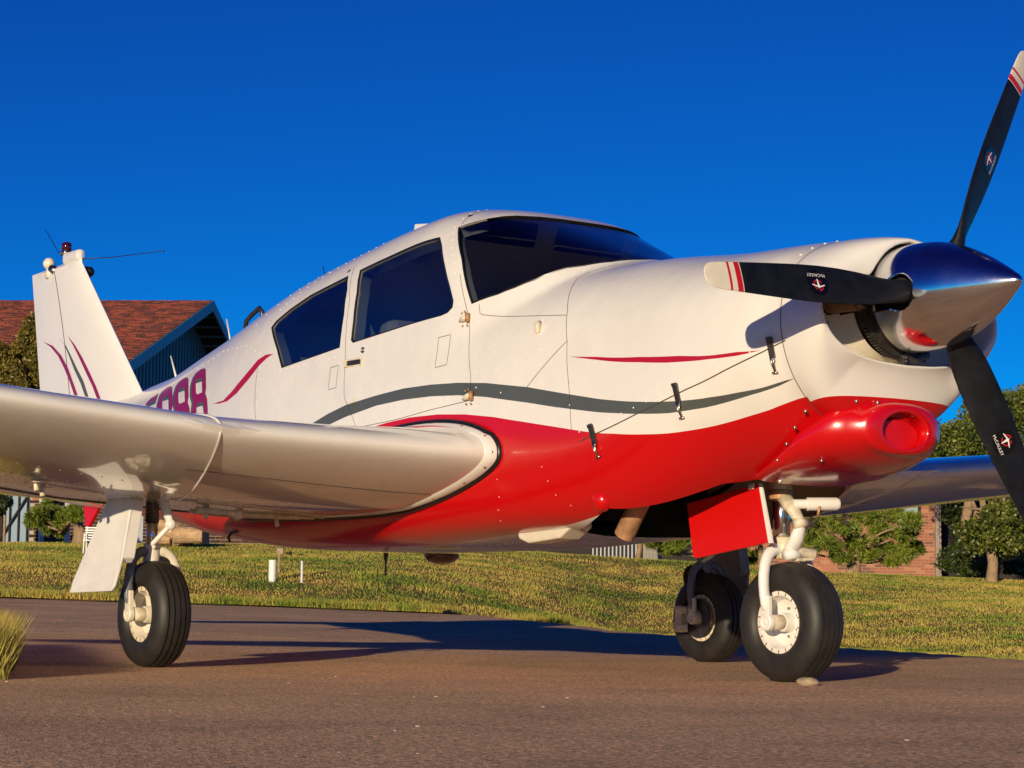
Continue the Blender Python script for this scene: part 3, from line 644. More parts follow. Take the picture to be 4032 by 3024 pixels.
    me.materials.clear(); me.materials.append(M['logo_white']); link(bpy.data.objects.new('decal_lettering', me), bo)

# ---- chin scoop below the spinner
def scoop_sec(s):
    x = 2.12+s*.425; hw = np.interp(s, [0, .3, .6, .8, .93, 1], [.25, .285, .29, .268, .225, .178]); zt = np.interp(s, [0, .3, .6, .85, 1], [.71, .775, .890, .948, .922]); zb = np.interp(s, [0, .3, .6, .85, 1], [.668, .680, .698, .722, .750])
    return x, hw, zt, zb
V = []; Fc = []; n = 64; ks = list(np.linspace(0, 1, 18))
def ring(x, hw, hh, zc, e, lean=0, yc=0):
    for j in range(n):
        t = 2*PI*j/n; cy_ = math.copysign(abs(math.cos(t))**(2/e), math.cos(t)); sz = math.copysign(abs(math.sin(t))**(2/e), math.sin(t)); V.append((x+lean*sz*hh, yc+hw*cy_, zc+hh*sz))
for s in ks:
    x, hw, zt, zb = scoop_sec(s); ring(x, hw, (zt-zb)/2, (zt+zb)/2, 2.3)
x1, hw, zt, zb = scoop_sec(1); zc = (zt+zb)/2; HA, HB, HZ = .104, .062, .830
for fr, xa in ((.94, .014), (.84, .024), (.72, .029), (.60, .030)):
    q = (fr-.60)/.40; ring(x1+xa, HA*(1-q)+hw*q+.004, HB*(1-q)+(zt-zb)/2*q+.003, HZ*(1-q)+zc*q, 2+.6*q, .05)
for k_, xa in ((1.0, .029), (.97, .020), (.96, -.02), (.96, -.07)): ring(x1+xa, HA*k_, HB*k_, HZ, 2, .05)
m_ = len(ks)+8
for k in range(m_-1):
    for j in range(n): Fc.append((k*n+j, k*n+(j+1) % n, (k+1)*n+(j+1) % n, (k+1)*n+j))
Fc.append(tuple(range((m_-1)*n, m_*n)))
sc = mk('chin_scoop', V, Fc, M['redg'], AP, True)
bm = bmesh.new(); bm.from_mesh(sc.data); bmesh.ops.recalc_face_normals(bm, faces=bm.faces); bm.to_mesh(sc.data); bm.free(); autosmooth(sc, 60)
x, hw, zt, zb = scoop_sec(1); zc = (zt+zb)/2
mb = MB(); n_ = 40; R0 = [(x1-.012, -.006+.096*math.cos(2*PI*j/n_), HZ-.014+.052*math.sin(2*PI*j/n_)) for j in range(n_)]; mb.prism(R0, (.006, 0, 0)); mb.build('scoop_cover', M['redplate'], sc)
mb = MB()
for s, f in ((.95, .0), (.80, .0), (.62, 0), (.45, 0), (.30, 0), (.16, 0)):
    pass
edge = [(2.27, -.285, .735), (2.33, -.30, .785), (2.38, -.31, .835), (2.43, -.31, .885), (2.49, -.28, .93)]
for p in edge+[(2.53, -.18, .918), (2.545, -.10, .918), (2.555, -.02, .915), (2.41, -.22, .73), (2.555, .05, .885)]: domes(mb, [np.array(p)], [np.array((.5, -.8, .1))/.95], .007)
mb.build('scoop_screws', M['screw'], sc, True, fix=False, kind='stuff')

# ---- latches on the cowl side
for (xa, a0), (xb, a1) in ((F['latch1'][0], F['latch1'][1]), (F['latch2'][0], F['latch2'][1]), (F['latch3'][0], F['latch3'][1])):
    P, N = surf([xa, xb], [a0, a1], .004, -1); p, q = P; nn_ = N[0]; d = (q-p); L = np.linalg.norm(d); d /= L; s_ = np.cross(nn_, d); R3 = np.stack([s_, nn_, d], 1)
    mb = MB(); mb.box(p+d*L*.29, (.022, .010, L*.58), R3); mb.box(p+d*L*.02+nn_*.004, (.020, .010, .012), R3)
    o = mb.build('cowl_latch', M['darksteel'], AP, bevel=.0015)
    mb = MB(); mb.tube([p+d*L*.52+s_*.006+nn_*.006, p+d*L*.75+s_*.003+nn_*.01, p+d*L*.98+nn_*.003], .0035, 8); mb.tube([p+d*L*.52-s_*.006+nn_*.006, p+d*L*.75-s_*.003+nn_*.01, p+d*L*.98+nn_*.003], .0035, 8)
    mb.box(p+d*L*.62+nn_*.007, (.016, .006, .016), R3); mb.tube([p+d*L-s_*.011+nn_*.002, p+d*L+s_*.008+nn_*.002], .0042, 8); mb.build('latch_hook', M['screw'], o, True)
def onskin(x, a, off=0): P, N = surf([x], [a], off, -1); return P[0], N[0]
# door handle, lock, hinges, static vent, side fairing bump
p, nn_ = onskin(.105, .272, .002)
mb = MB(); mb.box(p, (.13, .004, .034)); o = mb.build('door_handle', M['dirtycream'], AP, bevel=.004)
mb = MB(); mb.box(p+np.array((.005, -.004, 0)), (.10, .004, .020)); mb.build('handle_recess', M['darksteel'], o, bevel=.002)
mb = MB(); mb.box(p+np.array((-.055, -.006, 0)), (.014, .01, .030)); mb.build('handle_lever', M['dirtycream'], o, bevel=.002)
p, nn_ = onskin(.165, .345, 0); mb = MB(); mb.lathe([(0, 0), (0, .013), (.004, .012), (.004, .006), (.002, .006), (.002, 0)], p, nn_, 20); mb.build('door_lock', M['screw'], AP, True)
for x_, a_, s_ in ((.872, .455, .9), (.95, -.048, 1)):
    p, nn_ = onskin(x_, a_, .006); mb = MB(); mb.tube([p+np.array((-.055, -.002, -.012)), p+np.array((-.03, -.006, -.006)), p+np.array((0, -.006, 0))], [.003, .011, .012], 12)
    o = mb.build('door_hinge', M['dirtycream'], AP, True); mb = MB(); mb.tube([p+np.array((.004, -.006, .016)), p+np.array((.004, -.006, -.018))], .009, 12); domes(mb, [p+np.array((-.03, -.004, -.03)), p+np.array((0, -.004, -.03)), p+np.array((-.04, -.002, .02)), p+np.array((-.02, -.002, .024))], [nn_]*4, .005); mb.build('hinge_pin', M['rust'], o, True, kind='stuff')
p, nn_ = onskin(1.30, .345, 0); mb = MB(); mb.tube([p+np.array((0, 0, .028)), p+np.array((0, -.008, .015)), p+np.array((0, -.008, -.015)), p+np.array((0, 0, -.028))], [.002, .012, .012, .002], 10); mb.build('static_vent', M['dirtycream'], AP, True)
mb = MB(); mb.box(p+np.array((.008, -.006, 0)), (.004, .006, .04)); mb.build('vent_slot', M['dark'], AP)
p, nn_ = onskin(1.585, -.725, 0); mb = MB(); mb.lathe([(-.02, .04), (0, .038), (.010, .03), (.018, .018), (.020, 0)], p, nn_*[.3, 1, .2], 24); mb.build('side_bump', M['red'], AP, True)

# ---- wings
def airfoil(n=44):
    t = .5*(1-np.cos(np.linspace(0, PI, n))); yt = 5*(.2969*np.sqrt(t)-.126*t-.3516*t**2+.2843*t**3-.1036*t**4); return t, yt
WS = [  # y, LE x, LE z, chord, TE z, tau, camber, upper factor
    (.30, 1.125, .795, 2.12, .615, .172, .012, 1.05), (.57, 1.120, .797, 2.10, .62, .172, .012, .86), (.62, 1.118, .798, 2.09, .625, .170, .009, .78), (.85, 1.09, .804, 2.03, .635, .166, .003, .68), (1.1, 1.07, .812, 1.96, .645, .160, .0, .66), (1.68, 1.030, .832, 1.80, .668, .150, .0, .64),
    (3.0, .955, .945, 1.46, .81, .150, .0, .74), (4.9, .84, 1.11, .98, 1.02, .145, .0, .8), (5.2, .80, 1.135, .86, 1.055, .13, .0, .8), (5.36, .70, 1.15, .62, 1.085, .09, 0, .8), (5.42, .50, 1.155, .30, 1.11, .05, 0, .8)]
def wsec(y, k=None):
    W_ = np.array(WS); return [np.interp(y, W_[:, 0], W_[:, j]) for j in range(1, 8)]
def wpt(y, t, up, side, off=0):
    lx, lz, c, tz, tau, cam_, uf = wsec(y); ts = max(t, 1e-6); yt = 5*(.2969*math.sqrt(ts)-.126*ts-.3516*ts**2+.2843*ts**3-.1036*ts**4)*tau*c
    yt *= 1 if up else (.66+.34*min(1, ts/.28)**.8); z = lz+(tz-lz)*t+cam_*c*math.sin(PI*t)*1.2+(1.12*uf*yt if up else -.88*yt); return np.array((lx-c*t, side*y, z+(off if up else -off)))
def wing_lower(x, y):
    lx, lz, c, tz, tau, cam_, uf = wsec(abs(y)); return wpt(abs(y), (lx-x)/c, False, math.copysign(1, y))
t_, yt_ = airfoil()
for side in (-1, 1):
    V = []; Fc = []; ys = [.30, .50, .57, .62, .8, 1.1, 1.4, 1.68, 2.2, 3, 3.6, 4.3, 4.9, 5.05, 5.2, 5.3, 5.36, 5.40, 5.42]; N_ = len(t_)
    for y in ys:
        for t in t_[::-1]: V.append(wpt(y, t, True, side))
        for t in t_[1:-1]: V.append(wpt(y, t, False, side))
    n = 2*N_-2
    for k in range(len(ys)-1):
        for j in range(n): Fc.append((k*n+j, k*n+(j+1) % n, (k+1)*n+(j+1) % n, (k+1)*n+j))
    Fc.append(tuple(range((len(ys)-1)*n, len(ys)*n)))
    wo_ = mk('wing', V, Fc, M['wingp'], AP, True)
    bm = bmesh.new(); bm.from_mesh(wo_.data); bmesh.ops.recalc_face_normals(bm, faces=bm.faces); bm.to_mesh(wo_.data); bm.free(); autosmooth(wo_, 50)
    # end rib strip, black root seal, chordwise joint
    def band(y0, y1, off, m, name, ts0=0, ts1=1, lower=True):
        ts = [t for t in t_ if ts0 <= t <= ts1]; V = []
        path = [(t, True) for t in ts[::-1]]+[(t, False) for t in ts[1:]]
        for t, u in path: V += [wpt(y0, t, u, side, off*(.3+.7*min(1, t*8+.3))), wpt(y1, t, u, side, off*(.3+.7*min(1, t*8+.3)))]
        for q in range(len(V)):
            t = path[q//2][0]; V[q] = V[q]+np.array((off*max(0, 1-t*12), 0, 0))
        return mk(name, V, [(2*q, 2*q+1, 2*q+3, 2*q+2) for q in range(len(path)-1)], m, wo_, True)
    # seal follows the skin of the fuselage: a rubber tube where wing and body meet
    pts = []
    for t, u in [(t, True) for t in t_[::-1] if t < .93]+[(t, False) for t in t_[1:] if t < .93]:
        y = .35
        for it in range(30):
            p = wpt(y, t, u, side); z0_ = float(pch(KA[:, 0], KA[:, 4], p[0])); a_ = math.atan2(p[2]-z0_, abs(p[1])); fy, fz = fus(p[0], a_); r1 = math.hypot(abs(p[1]), p[2]-z0_); r2 = math.hypot(float(fy), float(fz)-z0_)
            if r1 < r2: y += .01
            else: y -= .003
        pts.append(wpt(y+.002, t, u, side, .001))
    mb = MB(); mb.tube(pts, .014, 8); mb.build('wing_root_seal', M['black'], wo_, True)
    # filler strip outboard of the seal
    pr2 = [(p+np.array((0, side*.052, 0))) for p in pts]
    V = []
    for k_, p in enumerate(pts):
        yy = abs(p[1]); t, u = ([(t, True) for t in t_[::-1] if t < .93]+[(t, False) for t in t_[1:] if t < .93])[k_]
        o_ = .0035; V += [wpt(yy+.006, t, u, side, o_)+np.array((o_*max(0, 1-t*12), 0, 0)), wpt(yy+.062, t, u, side, o_)+np.array((o_*max(0, 1-t*12), 0, 0)), wpt(yy+.064, t, u, side, -.004)]
    mk('root_fillet_strip', V, [(3*q+a, 3*q+a+1, 3*q+3+a+1, 3*q+3+a) for q in range(len(pts)-1) for a in (0, 1)], M['white'], wo_, True)
    mb = MB()
    for k_ in range(3, len(pts)-3, 4):
        p = (np.array(V[3*k_])+np.array(V[3*k_+1]))/2; nn_ = np.cross(V[3*k_+1]-V[3*k_], V[3*k_+3]-V[3*k_]); nn_ /= np.linalg.norm(nn_)+1e-9
        if (p-np.array((.2, side*1, .76)))@nn_ < 0: nn_ = -nn_
        domes(mb, [p], [nn_], .0055)
    mb.build('fillet_screws', M['screw'], wo_, True, fix=False, kind='stuff')
    # raised joint between inner and outer panel, stall-strip fairing on the leading edge
    path = [(t, True) for t in t_[::-1] if t < .35]+[(t, False) for t in t_[1:] if t < .50]
    jl = [wpt(1.68-(.30*min(1, t/.5) if not u else 0), t, u, side, .001) for t, u in path]
    mb = MB(); mb.tube(jl, .005, 6); mb.build('panel_joint_strip', M['white'], wo_, True)
    c0 = wpt(1.68, .004, False, side); mb = MB()
    for s_, w_ in ((1, .13), (-1, .13)):
        pass
    A = [c0+np.array((.0, side*q, -.002)) for q in (-.15, 0, .15)]
    A = [wpt(1.68+q, .006, False, side) for q in (-.15, -.07, 0, .07, .15)]; B_ = [wpt(1.68+q, .0005, True, side)+np.array((h_, 0, 0)) for q, h_ in zip((-.15, -.07, 0, .07, .15), (.001, .012, .02, .012, .001))]; C_ = [wpt(1.68+q, .012, True, side) for q in (-.15, -.07, 0, .07, .15)]
    mb.add(A+B_+C_, [(i, i+1, 6+i, 5+i) for i in range(4)]+[(5+i, 6+i, 11+i, 10+i) for i in range(4)]); mb.build('stall_strip', M['whitep'], wo_, fix=False)
    # skin joints and rivet rows underneath
    mb = MB(); mb.tube([wpt(y, .16, False, side, .0002) for y in np.linspace(.66, 1.66, 12)], .0016, 4); mb.build('skin_joint', M['seam'], wo_)
    mb = MB()
    for tt0, y0, y1, st in ((.42, 1.75, 4.5, .05), (.44, 1.75, 4.5, .05), (.50, .7, 4.2, .05), (.70, .8, 3.8, .045), (.72, .8, 3.8, .045), (.30, 1.7, 4.5, .08), (.86, .8, 3.5, .05), (.6, .8, 3.6, .08)):
        for y in np.arange(y0, y1, st): domes(mb, [wpt(y, tt0, False, side)], [np.array((0, 0, -1.))], .0042)
    for y0 in (.9, 1.25, 2.1, 2.6, 3.1):
        for tt0 in np.arange(.4, .95, .035): domes(mb, [wpt(y0, tt0, False, side)], [np.array((0, 0, -1.))], .0032)
    mb.build('wing_rivets', M['rivet'], wo_, True, fix=False, kind='stuff')
    # wheel well: dark disc under the wing, shade of the recess put into its colour
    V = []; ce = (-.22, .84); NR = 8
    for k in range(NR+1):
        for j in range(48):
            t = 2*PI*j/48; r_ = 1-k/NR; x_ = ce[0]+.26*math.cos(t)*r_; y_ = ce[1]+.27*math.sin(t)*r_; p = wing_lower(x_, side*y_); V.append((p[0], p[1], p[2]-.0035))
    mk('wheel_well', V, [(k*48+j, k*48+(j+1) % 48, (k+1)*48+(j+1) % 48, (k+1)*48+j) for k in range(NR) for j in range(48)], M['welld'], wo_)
    mb = MB(); q = [wing_lower(ce[0]+.262*math.cos(2*PI*j/48), side*(ce[1]+.272*math.sin(2*PI*j/48)))-np.array((0, 0, .003)) for j in range(49)]; mb.tube(q, .005, 6); mb.build('wheel_well_rim', M['cream'], wo_, True)
    # small brackets and drains
    for x_, y_ in ((.25, 2.0), (.12, 1.92), (.06, 1.22), (-.02, .86), (-.45, 1.9)):
        p = wing_lower(x_, side*y_); mb = MB(); mb.tube([p+np.array((.012, 0, .005)), p+np.array((-.004, 0, -.02)), p+np.array((.006, 0, -.045))], [.011, .008, .010], 10); mb.box(p+np.array((-.01, 0, -.014)), (.09, .05, .003)); mb.build('wing_bracket', M['dirtycream'], wo_, True)
    mb = MB(); mb.tube([wing_lower(.10, side*1.28)-np.array((0, 0, .02)), wing_lower(.10, side*1.05)-np.array((0, 0, .018)), wing_lower(.08, side*.75)-np.array((0, 0, .012))], [.014, .009, .006], 10)
    mb.lathe([(-.02, .02), (.02, .02)], wing_lower(.10, side*1.10)-np.array((0, 0, .02)), (1, 0, .3), 12, caps=True); mb.build('gear_actuator_rod', M['dirtycream'], wo_, True)
    # flap and aileron gaps
    mb = MB(); mb.tube([wpt(y, .76, False, side, .0005) for y in np.linspace(.66, 5.0, 40)], .004, 4); mb.build('flap_gap', M['seam'], wo_)

# ---- tail
def fin(name, outline, thick, m, parent):
    """outline: list of (x_le, x_te, z) sections; symmetric section"""
    V = []; n = 22; tt = .5*(1-np.cos(np.linspace(0, PI, n)))
    for xl, xt, z in outline:
        c = xl-xt; f = 5*thick*(.2969*np.sqrt(tt)-.126*tt-.3516*tt**2+.2843*tt**3-.1036*tt**4)*2
        if z > outline[-1][2]-.02: f = f*.7
        for t, q in zip(tt[::-1], f[::-1]): V.append((xl-c*t, -q, z-(t*c*.0)))
        for t, q in zip(tt[1:-1], f[1:-1]): V.append((xl-c*t, q, z))
    k_ = 2*n-2; Fc = [(a*k_+j, a*k_+(j+1) % k_, (a+1)*k_+(j+1) % k_, (a+1)*k_+j) for a in range(len(outline)-1) for j in range(k_)]+[tuple(range((len(outline)-1)*k_, len(outline)*k_))]
    return mk(name, V, Fc, m, parent, True)
def finpt(s, h):   # s 0 at leading edge .. 1 trailing edge, h 0..1 up the fin
    le = np.array((-2.95, 1.30))*(1-h)+np.array((-3.83, 2.16))*h; te = np.array((-4.30, 1.22))*(1-h)+np.array((-4.527, 2.150))*h
    return le*(1-s)+te*s
def finy(s, hh, th=.045): return 5*th*(.2969*math.sqrt(s)-.126*s-.3516*s*s+.2843*s**3-.1036*s**4)*2*(1-.3*hh)
V = []; ns_ = 30; nh = 14; mi_ = []; Fc = []
ss = np.concatenate([.5*(1-np.cos(np.linspace(0, PI/2, 12)))*1.34, np.linspace(.70, 1, 10)])
ss = np.unique(np.round(ss, 4)); nS = len(ss)
for sd_ in (-1, 1):
    for h in np.linspace(0, 1, nh):
        for s in ss: x, z = finpt(s, h); V.append((x, sd_*(finy(s, h)+.0), z))
for q in range(2):
    for a in range(nh-1):
        for j in range(nS-1): f = [q*nh*nS+a*nS+j, q*nh*nS+a*nS+j+1, q*nh*nS+(a+1)*nS+j+1, q*nh*nS+(a+1)*nS+j]; Fc.append(f if q else f[::-1])
b0 = len(V)
# moulded cap: front part higher, aft part lower
capz = lambda s: .035 if s < .42 else .035
for s in ss:
    x, z = finpt(s, 1); V.append((x, 0, z+.03*(1-s*.5)))
top0 = (nh-1)*nS; top1 = nh*nS+(nh-1)*nS
for j in range(nS-1): Fc.append((top0+j, b0+j, b0+j+1, top0+j+1)); Fc.append((top1+j, top1+j+1, b0+j+1, b0+j))
fo = mk('fin', V, Fc, M['whitep'], AP, True); bm = bmesh.new(); bm.from_mesh(fo.data); bmesh.ops.remove_doubles(bm, verts=bm.verts, dist=1e-5); bmesh.ops.recalc_face_normals(bm, faces=bm.faces); bm.to_mesh(fo.data); bm.free(); autosmooth(fo, 40)
def finstrip(name, pts, wid, m, parent, off=.002, taper=False):
    V = []; n = len(pts)
    for i, (s, h) in enumerate(pts):
        w_ = wid*(math.sin(PI*min(1, (i+.0)/(n-1)*1.0))**.6 if taper else 1)+.0002
        for sg in (-1, 1): x, z = finpt(s, h); V.append((x+sg*w_/2, -(finy(min(max(s, .001), 1), h)+off), z))
    return mk(name, V, [(2*i, 2*i+1, 2*i+3, 2*i+2) for i in range(n-1)], m, parent)
finstrip('rudder_gap', [(.66-.20*h, h) for h in np.linspace(.02, .99, 20)], .006, M['seam'], fo)
def fin_from_px(pts): return pts
def fs_solve(x, z):
    h = (z-1.26)/.9; s = .5
    for _i in range(40):
        p = finpt(s, h); h += (z-p[1])*.8; le = finpt(0, h); te = finpt(1, h); s = (x-le[0])/(te[0]-le[0])
    return s, h
def finmark(name, L, Rr, m, off=.003):
    V = []; 
    for (x, z) in L: s, h = fs_solve(x, z); V.append((x, -(finy(min(max(s, .001), 1), h)+off), z))
    for (x, z) in Rr: s, h = fs_solve(x, z); V.append((x, -(finy(min(max(s, .001), 1), h)+off), z))
    n = len(L); return mk(name, V, [(i, i+1, n+i+1, n+i) for i in range(n-1)], m, fo)
for nm, m_, L, Rr in FINM: finmark(nm, L, Rr, m_ if not isinstance(m_, str) else M[m_])
# fin furniture
mb = MB(); mb.box((-3.95, 0, 2.205), (.22, .05, .07)); o = mb.build('fin_cap', M['white'], AP, bevel=.02)
mb = MB(); mb.lathe([(0, .029), (.045, .029), (.056, .023), (.062, 0)], (-4.05, 0, 2.245), (0, 0, 1), 20, caps=True); mb.build('beacon', M['lens'], AP, True)
mb = MB(); mb.lathe([(0, .038), (.012, .036)], (-4.05, 0, 2.235), (0, 0, 1), 20, caps=True); mb.build('beacon_base', M['chrome'], AP, True)
mb = MB(); mb.lathe([(-.036, 0), (-.03, .02), (-.015, .032), (0, .036), (.015, .032), (.03, .02), (.036, 0)], (-4.245, -.02, 2.20), (0, 0, 1), 16); mb.tube([(-4.25, 0, 2.12), (-4.245, -.01, 2.18)], [.04, .022], 12); mb.build('tail_strobe', M['cream'], AP, True)
mb = MB(); mb.tube([(-4.16, .0, 2.14), (-4.20, -.03, 2.17)], [.03, .022], 12); mb.build('tail_light', M['screw'], AP, True)
mb = MB(); mb.lathe([(0, .03), (.04, .03), (.055, .015), (.058, 0)], (-3.86, .03, 2.115), (.6, .6, -.1), 14, caps=True); mb.build('antenna_housing', M['black'], AP, True)
# ---- roof and belly furniture
for x0, z0_, x1, z1_, r_, nm, m_ in ((-2.69, 1.525, -2.60, 1.40, .007, 'whip_antenna', 'white'), (-2.085, 1.66, -2.01, 1.50, .006, 'whip_antenna', 'white'), (-1.15, 1.82, -1.11, 1.72, .003, 'whip_antenna', 'black')):
    mb = MB(); mb.tube([(x1, 0, z1_-.03), (x0, 0, z0_)], [r_, r_*.6], 8); mb.build(nm, M[m_], AP, True)
mb = MB(); mb.tube([(-1.64, -.05, 1.60), (-1.63, -.05, 1.645), (-1.66, -.05, 1.668), (-1.74, -.05, 1.64), (-1.79, -.05, 1.615), (-1.80, -.05, 1.56)], .012, 10); mb.build('towel_bar_antenna', M['darksteel'], AP, True)
mb = MB(); mb.prism([(-.35, -.02, 1.87), (-.34, -.02, 1.905), (-.20, -.02, 1.89), (-.23, -.02, 1.865), (-.22, -.02, 1.72), (-.33, -.02, 1.72)], (0, .04, 0)); mb.build('roof_antenna', M['white'], AP, bevel=.004)
mb = MB(); mb.tube([(-4.0, -.02, 2.205), (-4.126, -.01, 2.245), (-4.363, 0, 2.423)], [.004, .0025, .002], 6); mb.build('tail_whisker_antenna', M['black'], AP, True)
mb = MB(); mb.tube([(-3.92, .0, 2.19), (-3.50, .02, 2.15), (-2.85, .02, 2.105)], [.0035, .0025, .0018], 6); domes(mb, [np.array((-2.85, .02, 2.105))], [np.array((1., 0, 0))], .006); mb.build('tail_whisker_antenna', M['black'], AP, True)
mb = MB(); mb.lathe([(0, .075), (.015, .075), (.035, .055), (.045, .025), (.048, 0)], (-.12, 0, .462), (0, 0, -1), 24, caps=True); mb.build('belly_beacon', M['lens'], AP, True)
mb = MB(); mb.tube([(-.56, 0, .47), (-.56, 0, .42), (-.56, 0, .38)], [.012, .004, .004], 8); domes(mb, [np.array((-.56, 0, .378))], [np.array((0, 0, -1.))], .010); mb.build('belly_drain', M['darksteel'], AP, True)
mb = MB(); mb.prism([(1.0, -.42, .535), (1.01, -.42, .495), (1.07, -.42, .477), (1.26, -.42, .492), (1.33, -.42, .53), (1.33, -.42, .58), (1.0, -.42, .57)], (0, .10, 0)); mb.build('belly_fairing', M['cream'], AP, bevel=.008)
mb = MB(); mb.tube([(-.85, -.50, .60), (-.98, -.50, .565), (-1.06, -.50, .555), (-1.085, -.50, .535), (-1.07, -.50, .515)], [.014, .010, .007, .006, .006], 10); mb.build('boarding_step', M['black'], AP, True)
mb = MB(); mb.lathe([(0, .030), (0, .037), (.185, .037), (.185, .033), (.02, .031)], (1.60, -.30, .65), (-.60, 0, -.80), 28); o = mb.build('exhaust_pipe', M['rust'], AP, True); autosmooth(o)
mb = MB(); mb.lathe([(-.08, .038), (.01, .0385)], (1.60, -.30, .65), (-.60, 0, -.80), 28); mb.build('exhaust_collar', M['darksteel'], AP, True)
# tail skid fin under the fuselage
mb = MB(); mb.prism([(-3.46, -.01, .78), (-3.70, -.01, .80), (-3.66, -.01, .655), (-3.62, -.01, .65)], (0, .02, 0)); mb.build('tail_skid', M['redplate'], AP, bevel=.003)
# horizontal tail
for side in (-1, 1):
    V = []; Fc = []; t_s, y_s = airfoil(20); ysx = [.02, .6, 1.2, 1.75, 1.86, 1.90]
    for y in ysx:
        c = .78-.28*y/1.9; lx = -3.72-.10*y/1.9-(.10 if y > 1.85 else 0); k = .09*(1 if y < 1.8 else .5)
        c = c*(1 if y < 1.85 else .8)
        for t, q in zip(t_s[::-1], y_s[::-1]): V.append((lx-c*t, side*y, 1.03+q*k*c))
        for t, q in zip(t_s[1:-1], y_s[1:-1]): V.append((lx-c*t, side*y, 1.03-q*k*c))
    n = 2*len(t_s)-2; Fc = [(a*n+j, a*n+(j+1) % n, (a+1)*n+(j+1) % n, (a+1)*n+j) for a in range(len(ysx)-1) for j in range(n)]+[tuple(range((len(ysx)-1)*n, len(ysx)*n))]
    o = mk('stabilator', V, Fc, M['white'], AP, True); bm = bmesh.new(); bm.from_mesh(o.data); bmesh.ops.recalc_face_normals(bm, faces=bm.faces); bm.to_mesh(o.data); bm.free()

# ---- cabin interior
mb = MB(); mb.box((.0, 0, .80), (2.2, 1.0, .03)); mb.build('cabin_floor', M['seat'], AP)
mb = MB(); mb.box((1.02, 0, 1.14), (.05, .96, .50)); mb.prism([(.98, -.44, 1.385), (1.22, -.28, 1.43), (1.22, .28, 1.43), (.98, .44, 1.385)], (0, 0, .02)); mb.build('instrument_panel', M['panelm'], AP)
mb = MB(); mb.box((.96, -.22, 1.40), (.14, .28, .06)); mb.box((.96, .22, 1.40), (.14, .28, .06)); mb.tube([(1.04, .0, 1.43), (1.04, 0, 1.54)], .006, 6); mb.lathe([(-.03, .03), (.03, .03)], (1.04, .02, 1.55), (1, 0, 0), 12, caps=True); mb.build('glareshield', M['panelm'], AP, bevel=.01)
for y in (-.26, .26):
    for x_, h_ in ((.22, 1.38), (-.62, 1.30)):
        mb = MB(); mb.box((x_+.2, y, 1.0), (.48, .42, .14)); mb.box((x_-.06, y, 1.0+(h_-1.0)/2+.02), (.12, .42, h_-1.0), [(math.cos(.2), 0, -math.sin(.2)), (0, 1, 0), (math.sin(.2), 0, math.cos(.2))])
        mb.build('seat', M['seat'], AP, bevel=.04)
mb = MB(); mb.tube([(.75, -.26, 1.20), (.72, -.26, 1.22)], .10, 20); mb.build('control_yoke', M['panelm'], AP)
mb = MB(); mb.tube([(-.10, -.50, 1.62), (.00, -.50, 1.45), (.10, -.42, 1.20)], .016, 6, sq=.25); mb.build('shoulder_belt', M['belt'], AP)
mb = MB(); mb.box((-1.0, 0, 1.18), (.03, .8, .66)); mb.build('rear_bulkhead', M['seat'], AP)
for y in (-.22, .22):
    mb = MB(); mb.box((.60, y, 1.725), (.02, .34, .10), [(.94, 0, .34), (0, 1, 0), (-.34, 0, .94)]); mb.build('sun_visor', M['panelm'], AP, bevel=.008)
mb = MB(); mb.prism([(.88, .30, 1.42), (.66, .47, 1.70), (.62, .47, 1.70), (.82, .36, 1.42)], (0, .015, 0)); mb.build('cabin_brace', M['trim'], AP)
# wheel-bay lining
mb = MB(); mb.box((1.62, 0, .86), (1.02, .70, .02)); mb.box((1.12, 0, .72), (.02, .80, .30)); mb.box((2.14, 0, .80), (.02, .44, .12)); mb.build('nose_wheel_bay', M['dark'], AP)

